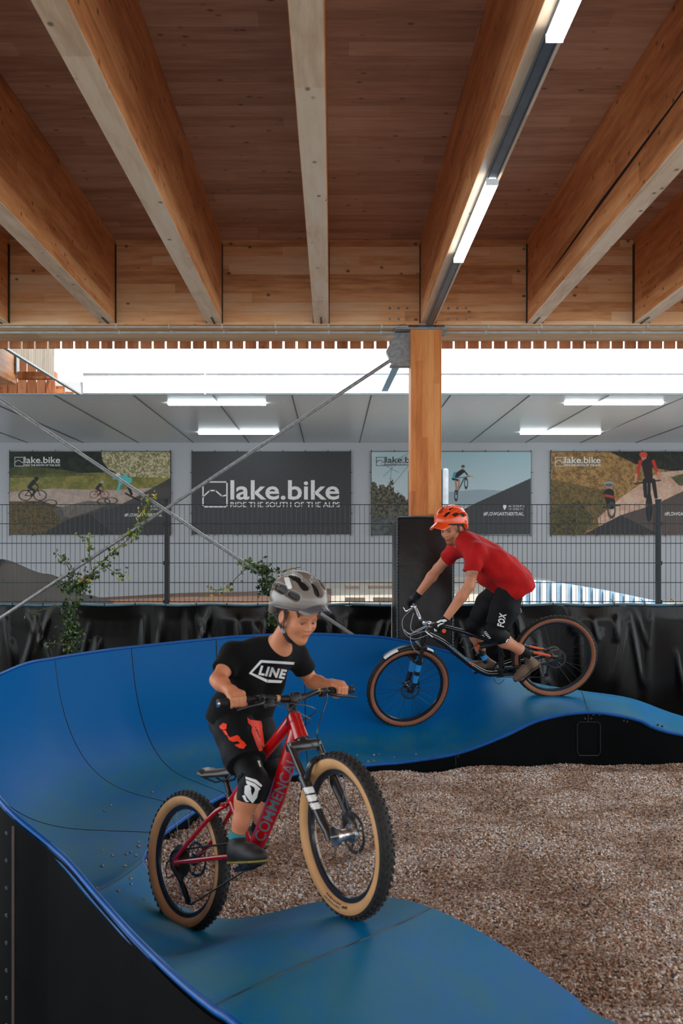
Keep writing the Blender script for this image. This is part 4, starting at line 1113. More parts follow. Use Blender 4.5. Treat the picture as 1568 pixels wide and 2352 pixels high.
def wheel(par, M, r, rt, tan, spokes, hubw, disc_side, decal=None, cassette=False, spin=0, hubmat=None, hub_r=.018):
    rr = r-rt*1.55                        # rim radius
    prof = []; mi = []; n = 16
    for k in range(n):
        a = 2*PI*k/n; prof.append((r-rt+rt*math.cos(a)*(1 if math.cos(a) > 0 else .9), rt*math.sin(a)))
        mid = (a+PI/n) % (2*PI); c = math.cos(mid); mi.append(0 if c > .42 else 1)
    rim = MB().lathe([(rr+.012, -.015), (rr+.004, -.017), (rr-.026, -.009), (rr-.030, 0), (rr-.026, .009), (rr+.004, .017), (rr+.012, .015)], 64, M=M).build('wheel', RIMM, par, auto=40)
    ty = MB().lathe(prof, 72, mi=mi, M=M)
    nk = 58
    for i in range(nk):
        a0 = 2*PI*i/nk
        for (off, wy, ph, ln) in ((0, .011, 0, .011), (.45, .009, .5, .010), (-.45, .009, .5, .010), (.88, .007, 0, .013), (-.88, .007, 0, .013)):
            a = a0+ph*2*PI/nk; rc = r-rt+rt*math.cos(off); yc = rt*math.sin(off)
            T = M @ Matrix.Rotation(-a, 4, 'Y') @ Matrix.Translation((rc, yc, 0)) @ Matrix.Rotation(off, 4, 'Z')
            ty.box((-.004, -wy/2*r/.3, -ln/2*r/.3), (.0048, wy/2*r/.3, ln/2*r/.3), T, 0)
    tyre = ty.build('tyre', [RUB, tan], rim, auto=35)
    h = MB(); h.tube([(0,-hubw,0), (0,-hubw+.012,0), (0,-hubw+.014,0), (0,hubw-.014,0), (0,hubw-.012,0), (0,hubw,0)], [hub_r*1.5,hub_r*1.5,hub_r,hub_r,hub_r*1.5,hub_r*1.5], 20, M=M)
    h.tube([(0,-hubw-.02,0), (0,hubw+.02,0)], .007, 10, M=M)
    h.build('hub', hubmat or RIMM, rim, auto=40)
    base = None
    for i in range(spokes):
        a = 2*PI*i/spokes+spin; sd = 1 if i % 2 else -1; tw = .5*(1 if (i//2) % 2 else -1)
        p0 = V(hub_r*1.3*math.cos(a+tw*2), sd*(hubw-.01), hub_r*1.3*math.sin(a+tw*2)); p1 = V((rr-.019)*math.cos(a), sd*.003, (rr-.019)*math.sin(a))
        MB().tube([p0, p1], .0012, 4, M=M).build('spoke', SPK, rim)
    if disc_side:
        R_ = .085 if r > .33 else .078; d = MB(); y = disc_side*(hubw+.004)
        d.lathe([(R_, y-.001), (R_-.014, y-.001), (R_-.014, y+.001), (R_, y+.001)], 48, M=M)
        for k in range(6):
            a = 2*PI*k/6; d.tube([(.02*math.cos(a+.5), y, .02*math.sin(a+.5)), ((R_-.01)*math.cos(a), y, (R_-.01)*math.sin(a))], .0035, 5, M=M)
        for k in range(20):
            a = 2*PI*k/20; d.tube([((R_-.0005)*math.cos(a), y, (R_-.0005)*math.sin(a)), ((R_+.002)*math.cos(a), y, (R_+.002)*math.sin(a))], .003, 4, M=M)
        d.build('brake_disc', mat('disc_steel', lin(110,108,104), .3, .9), rim, auto=40)
    if cassette:
        c = MB()
        for k in range(9):
            R_ = .072-.0052*k; y = -(hubw-.012)-.0036*k
            c.lathe([(R_, y-.0009), (.018, y-.0009), (.018, y+.0009), (R_, y+.0009)], 30, M=M)
            for q in range(18):
                a = 2*PI*q/18+k; c.box((R_-.001,y-.0009,-.0025), (R_+.004,y+.0009,.0025), M @ Matrix.Rotation(a, 4, 'Y'))
        c.build('cassette', mat('cassette_steel', lin(120,116,110), .35, .9), rim, auto=40)
    if decal:
        for (a0, a1) in decal:
            for sd in (-1, 1):
                m = MB(); na = 14; y0, y1 = sd*.0175, sd*.0112
                vs = []
                for k in range(na+1):
                    a = math.radians(a0+(a1-a0)*k/na); vs += [M @ V((rr+.002)*math.cos(a), y0, (rr+.002)*math.sin(a)), M @ V((rr-.015)*math.cos(a), y1, (rr-.015)*math.sin(a))]
                m.add(vs, [(2*k, 2*k+1, 2*k+3, 2*k+2) for k in range(na)]); o = m.build('rim_decal', BLUED, rim, fixn=False)
                # dark slanted marks across the blue band
                m2 = MB()
                for k in range(3, 11):
                    a = math.radians(a0+(a1-a0)*(k+.2)/na); b = a+math.radians(1.6)
                    m2.add([M @ V((rr+.001)*math.cos(a), y0*1.03, (rr+.001)*math.sin(a)), M @ V((rr-.012)*math.cos(b), y1*1.09, (rr-.012)*math.sin(b)), M @ V((rr-.012)*math.cos(b+.012), y1*1.09, (rr-.012)*math.sin(b+.012)), M @ V((rr+.001)*math.cos(a+.012), y0*1.03, (rr+.001)*math.sin(a+.012))], [(0,1,2,3)])
                m2.build('rim_marks', RIMM, rim, fixn=False)
    return rim

def saddle(par, M, c, ln, wd, m_):
    mb = MB(); vs = []; n = 14; k = 12
    for i in range(n+1):
        s = i/n; x = c[0]-ln*.5+ln*s; w_ = wd*.5*((1-s)**1.1*.86+.16)*(1 if s > .06 else .6+s*6.6); w_ = max(.012, w_); zt = c[2]+.010*math.cos(s*PI)*(1 if s < .5 else .6)+(.012 if s < .12 else 0)
        for q in range(k):
            a = 2*PI*q/k; vs.append(M @ V(x, w_*math.cos(a), zt+(.016 if math.sin(a) > 0 else .022)*math.sin(a)-(.012*abs(math.cos(a))**3)))
    fs = [(i*k+q, i*k+(q+1) % k, (i+1)*k+(q+1) % k, (i+1)*k+q) for i in range(n) for q in range(k)]+[tuple(range(k)), tuple(n*k+q for q in range(k))]
    mb.add(vs, fs); o = mb.build('saddle', m_, par, smooth=True)
    r_ = MB()
    for s in (-1, 1): r_.tube([(c[0]-ln*.4,s*.03,c[2]-.01), (c[0]-.03,s*.022,c[2]-.04), (c[0]+.05,s*.022,c[2]-.04), (c[0]+ln*.35,s*.012,c[2]-.012)], .004, 6, M=M)
    r_.build('saddle_rails', RIMM, o, auto=50)
    return o

def pedal(par, M, c, ang):
    T = M @ Matrix.Translation(c) @ Matrix.Rotation(math.radians(ang), 4, 'Y'); m = MB()
    for x in (-.045, 0, .04): m.box((x,-.045,-.008), (x+.007,.045,.008), T)
    for y in (-.047, .04): m.box((-.045,y,-.008), (.047,y+.007,.008), T)
    m.tube([(0,-.05,0), (0,.05,0)], .007, 8, M=T)
    for x in (-.042, .042):
        for y in (-.03, .03): m.tube([(x,y,.008), (x,y,.014)], .002, 5, M=T)
    return m.build('pedal', RIMM, par)
def bezier(pts, n=10):
    out = []
    for i in range(len(pts)-1):
        for k in range(n): out.append(crom([Vector(p) for p in pts], i, k/n))
    out.append(Vector(pts[-1])); return out

# ----------------------------------------------------------------- child's red bicycle
CB = BikeFrame(P(430,1976,4.45), P(797,1916,3.70), 6)
cb = thing('bicycle', CB.W((.5,0,-.3)), 'small red mountain bike with tan-walled tyres, ridden by the child in front', 'bicycle')
M = CB.M; r = .302
hb, ht = CB.at(692,1697), CB.at(674,1640)
S = M @ steer_matrix(hb, ht, -12)
wheel(cb, M, r, .033, TAN, 24, .045, 1, cassette=True, spin=.2)
hubF = V(CB.wb, 0, 0)
wheel(cb, S @ Matrix.Translation(hubF), r, .033, TAN, 24, .040, 1, spin=.1, hubmat=HUBM, hub_r=.024)
BB = CB.at(580,1963); STt = CB.at(527,1826)
fr = MB()
fr.tube([hb+V(0,0,0), hb.lerp(ht, .5), ht], [.031,.0285,.027], 20, M=M)
fr.tube([BB+V(.0,0,.0), BB.lerp(hb, .5)+V(0,0,0), hb+V(-.02,0,.035)], [.028,.030,.029], 16, M=M, flat=(1.25,.85))
fr.tube([STt+V(.005,0,-.03), STt.lerp(ht, .5)+V(0,0,-.012), ht+V(-.012,0,-.018)], [.018,.02,.025], 14, M=M)
fr.tube([BB, STt], [.02,.0175], 14, M=M)
fr.tube([BB+V(0,-.035,0), BB+V(0,.035,0)], .026, 18, M=M)
for s in (-1, 1):
    fr.tube(bezier([STt+V(0,s*.018,-.04), V(.30,s*.045,.17), V(.12,s*.066,.07), V(.0,s*.062,.012)], 5), .0095, 10, M=M)
    fr.tube(bezier([BB+V(-.02,s*.022,.0), V(.36,s*.048,-.012), V(.15,s*.066,-.008), V(0,s*.062,-.004)], 5), .0105, 10, M=M)
    fr.box((-.018,s*.062-.004,-.02), (.022,s*.062+.004,.024), M, bev=.002)
fr.tube([V(.36,-.045,.20), V(.36,.045,.20)], .008, 8, M=M)
frame_c = fr.build('frame', REDP, cb, auto=50)
tr = bvh(frame_c)
a, b = CB.W(BB.lerp(hb, .13)), CB.W(BB.lerp(hb, .84)); ux = (b-a).normalized(); vd = (a.lerp(b, .5)-V(0,0,H)).normalized(); uz = (-ux.cross(vd)).normalized()
if uz.x > 0: uz = -uz
vs, fs = fit_text('COMMENCAL', a-uz*.023, ux, uz, (b-a).length, .046, bold=.01, italic=0)
vs, fs = cling(vs, fs, tr, vd, .0015, .008, 3); MB().add(vs, fs).build('frame_lettering', GREYD, frame_c, fixn=False)
m = MB(); Tm = S @ Matrix.Translation(hubF); rt_ = .033
for k, a0 in enumerate([232,234.5,237,239,241.5,244,246.5,249,251,253.5, 258,259.5,261,262.5,264,265.5]):
    a = math.radians(a0); da = math.radians(1.5 if k < 10 else 1.0); h0, h1 = (1.75, 2.35) if k < 10 else (1.9, 2.2)
    q = [(a, h0), (a+da, h0), (a+da, h1), (a, h1)]
    m.add([Tm @ V((r-rt_+rt_*1.03*math.cos(b)*(1 if math.cos(b) > 0 else .9))*math.cos(x), -rt_*1.03*math.sin(b), (r-rt_+rt_*1.03*math.cos(b)*(1 if math.cos(b) > 0 else .9))*math.sin(x)) for x, b in q], [(0,1,2,3)])
m.build('sidewall_print', RUB, [o for o in C.objects if o.name == 'wheel.001'][0], fixn=False)
# fork
fk = MB(); crown = hb-V(-.006,0,.020)
fk.box((crown.x-.026,-.072,crown.z-.026), (crown.x+.030,.072,crown.z+.012), S, bev=.012)
fk.tube([crown, hb], .022, 14, M=S)
axd = (hb-ht).normalized(); 
legs = []
for s in (-1, 1):
    top = V(crown.x+.006, s*.062, crown.z+.004); bot = hubF+V(-.006, s*.060, .0)
    mid = top.lerp(bot, .42)
    fk.tube([top, mid], .014, 12, M=S)
fork_c = fk.build('fork', RIMM, cb, auto=40)
lw = MB()
for s in (-1, 1):
    top = V(crown.x+.006, s*.062, crown.z+.004); bot = hubF+V(-.006, s*.060, .0); mid = top.lerp(bot, .36)
    lw.tube([mid, mid.lerp(bot, .1), mid.lerp(bot, .75), bot+V(-.004,0,.02), bot+V(0,0,-.012)], [.022,.021,.018,.015,.013], 14, M=S)
    legs.append((mid, bot))
br_ = [V(crown.x+.06+.0, y, 0) for y in ()]
mt = legs[0][0]; arch = [V(mt.x+.028,-.062,mt.z-.01), V(mt.x+.062,-.05,mt.z+.04), V(mt.x+.07,0,mt.z+.058), V(mt.x+.062,.05,mt.z+.04), V(mt.x+.028,.062,mt.z-.01)]
lw.tube(bezier(arch, 6), .012, 8, M=S)
low = lw.build('fork_lowers', RIMM, fork_c, auto=40)
lt = bvh(low); q0, q1 = S @ (legs[0][0].lerp(legs[0][1], .16)), S @ (legs[0][0].lerp(legs[0][1], .55)); ux = (q1-q0).normalized(); vd = (q0-V(0,0,H)).normalized(); uz = ux.cross(vd); uz = uz if uz.x > 0 else -uz
m = MB(); L = (q1-q0).length
for k in range(3):
    a0 = q0+ux*L*(k/3); vs = [a0-uz*.020, a0+uz*.020+ux*L*.10, a0+uz*.020+ux*L*.36, a0-uz*.020+ux*L*.26]
    v2, f2 = cling(vs, [(0,1,2,3)], lt, vd, .0015, .01, 3); m.add(v2, f2)
m.build('leg_lettering', WHD, low, fixn=False)
cal = MB(); ch_ = hubF+V(-.045,.052,.055); cal.box((ch_.x-.02,ch_.y-.012,ch_.z-.03), (ch_.x+.015,ch_.y+.014,ch_.z+.025), S, bev=.006); cal.build('brake_caliper', BLACK, fork_c, auto=40)
# stem, handlebar
stb = ht+V(-.010,0,.030); barc = V(stb.x+.035,0,stb.z+.030)
sm_ = MB(); sm_.tube([ht+V(0,0,-.002), ht+V(-.012,0,.045)], .019, 14, M=S); sm_.tube([stb, barc], [.019,.017], 12, M=S); sm_.box((barc.x-.018,-.026,barc.z-.02), (barc.x+.02,.026,barc.z+.02), S, bev=.006)
for y in (-.016, .016):
    for z in (-.014, .014): sm_.tube([(barc.x+.02,y,barc.z+z), (barc.x+.026,y,barc.z+z)], .004, 8, M=S)
stem_c = sm_.build('stem', BLACK, cb, auto=40)
gl = .30
def barpt(y): 
    a = abs(y); return V(barc.x-.05*(a/gl)**1.4, y, barc.z+.0+.018*min(1, max(0, (a-.04)/.08)))
hbm = MB(); hbm.tube([barpt(y) for y in np.linspace(-gl+.01, gl-.01, 27)], [.011 if abs(y) > .05 else .0155 for y in np.linspace(-gl, gl, 27)], 12, M=S)
bar_c = hbm.build('handlebar', BLACK, cb, auto=50)
for s in (-1, 1):
    g = MB(); g.tube([barpt(s*(gl-.115)), barpt(s*(gl-.05)), barpt(s*(gl+.004))], .0155, 14, M=S)
    for k in range(9): y = s*(gl-.10+.011*k); g.tube([barpt(y), barpt(y+s*.004)], .0172, 14, M=S)
    go_ = g.build('grip', GRIPM, bar_c, auto=40)
    e = MB(); e.tube([barpt(s*(gl+.003)), barpt(s*(gl+.012))], .0165, 14, M=S); e.build('grip_cap', CHROME if s < 0 else BLACK, bar_c, auto=40)
    lv = MB(); c0 = barpt(s*(gl-.155)); lv.box((c0.x-.014,c0.y-.014,c0.z-.022), (c0.x+.03,c0.y+.014,c0.z+.01), S, bev=.005)
    lv.tube(bezier([c0+V(.03,0,-.01), c0+V(.062,s*.02,-.03), c0+V(.055,s*.08,-.038), c0+V(.05,s*.125,-.045)], 5), [.007]*8+[.0055]*8, 8, M=S)
    lv.build('brake_lever', BLACK, bar_c, auto=40)
sh = MB(); c0 = barpt(-(gl-.19)); sh.box((c0.x-.01,c0.y-.02,c0.z-.045), (c0.x+.035,c0.y+.012,c0.z-.008), S, bev=.006); sh.build('shifter', BLACK, bar_c, auto=40)
m = MB(); q0 = barpt(.125); q1 = barpt(.165); m.tube([q0, q0.lerp(q1, .35)], .0122, 14, M=S); o = m.build('yellow_sticker', mat('yellow_sticker', lin(236,178,30), .4), bar_c, auto=40)
m = MB(); m.tube([q0.lerp(q1, .36), q1], .0122, 14, M=S); m.build('white_sticker', WHD, bar_c, auto=40)
m = MB(); q0 = barpt(-.075); m.tube([q0, barpt(-.062)], .0135, 14, M=S); m.build('tan_sticker', TAN, bar_c, auto=40)
for k, pts in enumerate(([barpt(.15)+V(.03,0,-.01), barpt(.10)+V(.09,0,-.05), V(barc.x+.09,.03,barc.z-.15), V(crown.x+.05,.05,crown.z-.05), V(hubF.x-.05,.07,.10)],
    [barpt(-.15)+V(.03,0,-.01), barpt(-.07)+V(.085,0,-.06), V(barc.x+.05,.03,barc.z-.10), V(ht.x-.02,.03,ht.z-.05)],
    [barpt(-.11)+V(.03,0,-.03), barpt(-.03)+V(.10,0,-.04), V(barc.x+.07,.05,barc.z-.07), V(ht.x-.01,.032,ht.z-.03)],
    [barpt(.15)+V(.03,0,-.01), barpt(.04)+V(.11,0,.0), barpt(-.05)+V(.06,0,-.05), V(ht.x-.02,-.03,ht.z-.04)])):
    MB().tube(bezier(pts, 8), .0026, 6, M=S).build('cable', CABLE, cb, auto=60)
CHILD_GRIP = (lambda S_, f_, L_: lambda q, o=0: S_ @ f_(q*(L_-.066+o)))(S.copy(), (lambda bc, G: lambda y: V(bc.x-.05*(abs(y)/G)**1.4, y, bc.z+.018*min(1, max(0, (abs(y)-.04)/.08))))(barc.copy(), gl), gl)
# saddle and post
m = MB(); m.tube([STt+V(.02,0,-.06), STt+V(-.022,0,.095)], .0135, 12, M=M); m.tube([STt+V(.004,0,-.012), STt+V(-.001,0,.006)], .02, 14, M=M); m.box((STt.x-.045,-.02,STt.z+.085), (STt.x+.01,.02,STt.z+.10), M, bev=.004)
m.build('seat_post', BLACK, cb, auto=40)
saddle(cb, M, CB.at(512,1773), .25, .135, SADM)
# drivetrain
pedR, pedL = CB.at(588,1996,-.125), CB.at(607,1953,.125)
m = MB(); y = -.042
m.lathe([(.058, y-.0015), (.046, y-.0015), (.046, y+.0015), (.058, y+.0015)], 40, M=M @ Matrix.Translation(BB))
for k in range(5): a = 2*PI*k/5; m.tube([(0,y,0), (.05*math.cos(a),y,.05*math.sin(a))], .004, 6, M=M @ Matrix.Translation(BB))
for k in range(30): a = 2*PI*k/30; m.box((.057,y-.0012,-.002), (.0615,y+.0012,.002), M @ Matrix.Translation(BB) @ Matrix.Rotation(a, 4, 'Y'))
for pd, s in ((pedR, -1), (pedL, 1)):
    d = V(pd.x-BB.x, 0, pd.z-BB.z).normalized()*.14; e = BB+d+V(0,s*.068,0); m.tube([BB+V(0,s*.03,0), BB+V(0,s*.055,0)], .016, 12, M=M); m.tube([BB+V(0,s*.055,0), e], [.012,.009], 10, M=M, flat=(1,.7))
crank_c = m.build('crankset', BLACK, cb, auto=40)
def ped_at(bb, pd, s, L, y): d = V(pd.x-bb.x, 0, pd.z-bb.z).normalized()*L; return bb+d+V(0,s*y,0)
CPR, CPL = ped_at(BB, pedR, -1, .14, .118), ped_at(BB, pedL, 1, .14, .118)
pedal(crank_c, M, CPR, -12); pedal(crank_c, M, CPL, -12)
def chain(par, M, bb, r0, r1, y0, y1, jock, name='chain'):
    pts = []
    for k in range(13): a = PI/2+.3-(k/12)*(PI+.4); pts.append(V(bb.x+r0*math.cos(a), y0, bb.z+r0*math.sin(a)))
    pts += [jock[1]+V(.02,0,-.02), jock[1]+V(-.012,0,-.016), jock[0]+V(.014,0,.0)]
    for k in range(9): a = -PI/2-.2-(k/8)*(PI-.4); pts.append(V(r1*math.cos(a), y1, r1*math.sin(a)))
    MB().tube(pts, .0045, 6, M=M, closed=True, flat=(1,.7)).build(name, mat('chain_steel', lin(80,76,72), .4, .85), par, auto=60)
jk = [V(.035,-.062,-.085), V(.075,-.062,-.165)]
chain(cb, M, BB, .058, .05, -.042, -.058, jk)
m = MB(); m.tube([V(0,-.068,-.02), V(.02,-.075,-.05), jk[0]], [.010,.012,.010], 8, M=M); m.tube([jk[0]+V(0,-.008,0), jk[1]+V(0,-.008,0)], .008, 8, M=M, flat=(1.6,.5)); m.tube([jk[0]+V(0,.006,0), jk[1]+V(0,.006,0)], .008, 8, M=M, flat=(1.6,.4))
for j in jk: m.tube([j-V(0,.004,0), j+V(0,.004,0)], .019, 14, M=M)
m.tube(bezier([V(.02,-.078,-.05), V(-.05,-.08,-.06), V(-.05,-.075,.0), V(.03,-.07,.03)], 5), .0026, 6, M=M)
m.build('rear_derailleur', BLACK, cb, auto=40)

# ----------------------------------------------------------------- adult's black trail bicycle
AB = BikeFrame(P(1273,1508,8.5), P(937,1578,8.5), 15)
ab = thing('bicycle', AB.W((.6,0,-.36)), 'black full-suspension mountain bike with blue and orange marks, ridden by the adult', 'bicycle')
ab.name = 'bicycle.001'
M = AB.M; r = .367
hb, ht = AB.at(968,1474), AB.at(976,1440); hb.y = ht.y = 0
hubF = V(AB.wb, 0, 0); S = M @ steer_matrix(hb, ht, 13)
wheel(ab, M, r, .029, TANB, 28, .05, 1, decal=((60,120),(240,300)), cassette=True, spin=.3)
wheel(ab, S @ Matrix.Translation(hubF), r, .029, TANB, 28, .05, 1, decal=((-40,20),(140,200)), spin=.05)
BB = AB.at(1150,1543); BB.y = 0; SK = V(BB.x-.05,0,BB.z+.30)
fr = MB()
fr.tube([hb-V(.0,0,0), hb.lerp(ht, .5), ht], [.027,.025,.026], 18, M=M)
dt = [AB.at(*p) for p in ((984,1458), (1018,1476), (1052,1504), (1090,1533), (1120,1547), (1150,1546))]
fr.tube(bezier(dt, 5), .0255, 14, M=M)
tt = [AB.at(*p) for p in ((984,1432), (1050,1447), (1115,1468), (1140,1480))]
fr.tube(bezier(tt, 5), .019, 12, M=M)
fr.tube([BB+V(-.01,0,0), AB.at(1148,1478)], [.026,.02], 12, M=M)
fr.tube([BB+V(0,-.04,0), BB+V(0,.04,0)], .03, 18, M=M)
frame_a = fr.build('frame', BLKP, ab, auto=50)
tr = bvh(frame_a)
def decal_quad(mt_, px, name, par, tree):
    vs = [P(x, y, 8.2) for x, y in px]; d = (vs[0]-V(0,0,H)).normalized(); v2, f2 = cling(vs, [tuple(range(len(vs)))], tree, d, .002, .012, 3, back=.2)
    return v2, f2
m = MB()
def strip_letters(pa, pb, n, h, gap, mb, tree, lean=.25):
    ax, ay = pa; bx, by = pb; L = math.hypot(bx-ax, by-ay); ux, uy = (bx-ax)/L, (by-ay)/L; nx, ny = -uy, ux
    for k in range(n):
        s0 = L*k/n; s1 = L*(k+1-gap)/n
        q = [(ax+ux*s+nx*t_, ay+uy*s+ny*t_) for s, t_ in ((s0, -h), (s1, -h), (s1+h*lean, h), (s0+h*lean, h))]
        v2, f2 = decal_quad(None, q, '', None, tree); mb.add(v2, f2)
def aim_text(txt, pa, pb, h, tree, par, m_, D, name='lettering', bold=.02, flip=False, maxlen=.01, italic=0):
    """lettering laid on a surface along a pixel baseline pa -> pb of height h pixels"""
    A, B = P(*pa, D), P(*pb, D); ux = (B-A).normalized(); L = (B-A).length; up = V(-ux.z, 0, ux.x); up = -up if flip else up
    vs, fs = fit_text(txt, A, ux, up, L, h*D/F, bold=bold, italic=italic)
    d = (A.lerp(B, .5)-V(0,0,H)).normalized(); v2, f2 = cling(vs, fs, tree, d, .002, maxlen, 3, back=.5)
    if v2: MB().add(v2, f2).build(name, m_, par, fixn=False)
aim_text('CANYON', (1031,1483), (1077,1522), 9, tr, frame_a, mat('teal_decal', lin(50,130,160), .4), 8.35, 'frame_lettering', bold=.05, maxlen=.006)
m = MB(); strip_letters((1079,1518), (1090,1528), 2, 5, .3, m, tr); m.build('orange_marks', ORD, frame_a, fixn=False)
# rear triangle: seat stays and chain stays round the wheel, with a rocker
rt = MB(); rk = AB.at(1120,1478); rk.y = 0
for s in (-1, 1):
    rt.tube(bezier([V(BB.x-.03,s*.03,BB.z+.04), V(.34,s*.055,.0), V(.15,s*.072,-.01), V(0,s*.07,-.004)], 5), .0135, 10, M=M)
    rt.box((-.02,s*.07-.005,-.02), (.025,s*.07+.005,.03), M, bev=.002)
    rt.tube([V(.0,s*.07,.02), V(.23,s*.068,.125), V(.46,s*.04,.235)], [.010,.0115,.012], 10, M=M)
rear_a = rt.build('rear_triangle', BLKP, ab, auto=50)
m = MB()
for s in (-1, 1): m.tube([V(.05,s*.0705,.044), V(.19,s*.0695,.108)], [.0115,.0128], 10, M=M)
m.build('orange_stay_panel', ORD, rear_a, auto=50)
sk = MB(); a0, a1 = AB.at(1098,1484), AB.at(1117,1521); a0.y = a1.y = 0
sk.tube([a0, a0.lerp(a1, .45)], .013, 12, M=M); sk.tube([a0.lerp(a1, .4), a1], .026, 16, M=M)
for y in (-.034, .034): sk.tube([V(.46,y,.235), V(a0.x,y*.8,a0.z)], [.014,.012], 8, M=M, flat=(1.4,.5)); sk.tube([V(BB.x-.04,y,BB.z+.14), V(.46,y,.235)], .011, 8, M=M)
shock = sk.build('rear_shock', BLACK, ab, auto=40)
m = MB(); m.tube([a0.lerp(a1, .55), a0.lerp(a1, .8)], .0268, 16, M=M); m.build('blue_shock_band', BLUED, shock, auto=40)
m = MB(); m.tube([a0.lerp(a1, -.1)+V(0,.02,0), a0.lerp(a1, .12)+V(0,.02,0)], .014, 10, M=M); m.build('orange_lockout', ORD, shock, auto=40)
fk = MB(); crown = hb-V(-.01,0,.02)
fk.box((crown.x-.03,-.078,crown.z-.03), (crown.x+.032,.078,crown.z+.012), S, bev=.012); fk.tube([crown, hb], .022, 12, M=S)
for s in (-1, 1): top = V(crown.x+.008,s*.066,crown.z); bot = hubF+V(-.02,s*.066,.0); fk.tube([top, top.lerp(bot, .4)], .0175, 12, M=S)
fork_a = fk.build('fork', BLACK, ab, auto=40)
lw = MB()
for s in (-1, 1):
    top = V(crown.x+.008,s*.066,crown.z); bot = hubF+V(-.02,s*.066,.0); mid = top.lerp(bot, .33); lw.tube([mid, mid.lerp(bot, .1), mid.lerp(bot, .8), bot+V(.005,0,.02), bot+V(.012,0,-.015)], [.0265,.025,.021,.018,.016], 14, M=S)
mt = V(crown.x+.008,0,crown.z).lerp(hubF, .33); lw.tube(bezier([V(mt.x+.03,-.066,mt.z), V(mt.x+.062,-.055,mt.z+.05), V(mt.x+.07,0,mt.z+.065), V(mt.x+.062,.055,mt.z+.05), V(mt.x+.03,.066,mt.z)], 5), .012, 8, M=S)
low = lw.build('fork_lowers', BLACK, fork_a, auto=40); lt = bvh(low)
m = MB()
for s, (f0, f1) in ((1, (.10, .34)), (1, (.48, .74)), (-1, (.12, .55))):
    top = V(crown.x+.008,s*.066,crown.z); bot = hubF+V(-.02,s*.066,.0); mid = top.lerp(bot, .33); m.tube([mid.lerp(bot, f0), mid.lerp(bot, f1)], [.0262,.0248] if f0 < .3 else [.0235,.0222], 14, M=S, cap=False)
m.build('blue_leg_band', BLUED, low, auto=40)
# mudguard over the front tyre
m = MB(); vs = []; n = 16
for i in range(n+1):
    a = math.radians(62+i/n*74); 
    for y in (-.042, -.02, .02, .042): rr_ = r+.018-(abs(y) > .03)*.012; vs.append(S @ (hubF+V(rr_*math.cos(a), y, rr_*math.sin(a))))
fs = [(i*4+q, i*4+q+1, i*4+q+5, i*4+q+4) for i in range(n) for q in range(3)]; m.add(vs, fs)
mg = m.build('mudguard', BLACK, ab, smooth=True, fixn=False); sl = mg.modifiers.new('t', 'SOLIDIFY'); sl.thickness = .003
m = MB()
for a0_, a1_ in ((64,84), (112,134)):
    vs = []
    for i in range(9):
        a = math.radians(a0_+(a1_-a0_)*i/8)
        for y in (.012, .041): rr_ = r+.0215-(abs(y) > .03)*.012; vs.append(S @ (hubF+V(rr_*math.cos(a), y, rr_*math.sin(a))))
    m.add(vs, [(2*i, 2*i+1, 2*i+3, 2*i+2) for i in range(8)])
m.build('white_mudguard_print', WHD, mg, fixn=False)
cal = MB(); ch_ = hubF+V(-.06,.062,.07); cal.box((ch_.x-.025,ch_.y-.014,ch_.z-.035), (ch_.x+.02,ch_.y+.016,ch_.z+.03), S, bev=.006); cal.build('brake_caliper', BLACK, fork_a, auto=40)
m = MB(); m.tube([hubF+V(0,.05,0), hubF+V(0,.085,0)], [.024,.02], 14, M=S); m.tube([hubF+V(0,-.085,0), hubF+V(0,-.05,0)], .02, 14, M=S); m.build('axle_end', BLACK, fork_a, auto=40)
# bar
barc = ht+V(.015,0,.055)
sm_ = MB(); sm_.tube([ht+V(0,0,-.002), ht+V(-.018,0,.05)], .021, 14, M=S); sm_.tube([ht+V(-.012,0,.035), barc], [.02,.018], 12, M=S); sm_.box((barc.x-.02,-.028,barc.z-.021), (barc.x+.02,.028,barc.z+.021), S, bev=.006); sm_.build('stem', BLACK, ab, auto=40)
m = MB(); m.tube([ht+V(-.014,0,.044), ht+V(-.018,0,.05)], .0215, 14, M=S); m.build('blue_spacer', BLUED, ab, auto=40)
gl = .385; RISE = .055
def barpt(y): a = abs(y); q = min(1, max(0, (a-.04)/.14)); q = q*q*(3-2*q); return V(barc.x-.045*(a/gl)**1.5, y, barc.z+RISE*q)
hbm = MB(); ys = list(np.linspace(-gl+.01, gl-.01, 41)); hbm.tube([barpt(y) for y in ys], [.017 if abs(y) < .06 else .0135 if abs(y) < .12 else .0115 for y in ys], 12, M=S)
bar_a = hbm.build('handlebar', SILV, ab, auto=50)
for s in (-1, 1):
    g = MB(); g.tube([barpt(s*(gl-.13)), barpt(s*gl)], .0155, 14, M=S)
    for k in range(10): y = s*(gl-.12+.012*k); g.tube([barpt(y), barpt(y+s*.005)], .0175, 14, M=S)
    g.build('grip', GRIPM, bar_a, auto=40)
    lv = MB(); c0 = barpt(s*(gl-.175)); lv.box((c0.x-.014,c0.y-.016,c0.z-.022), (c0.x+.035,c0.y+.016,c0.z+.012), S, bev=.005)
    lv.tube(bezier([c0+V(.03,0,-.01), c0+V(.075,s*.02,-.03), c0+V(.066,s*.09,-.04), c0+V(.06,s*.14,-.046)], 5), .006, 8, M=S); lv.build('brake_lever', CHROME, bar_a, auto=40)
    e = MB(); e.tube([barpt(s*(gl+.002)), barpt(s*(gl+.010))], .017, 14, M=S); e.build('grip_cap', ORD, bar_a, auto=40)
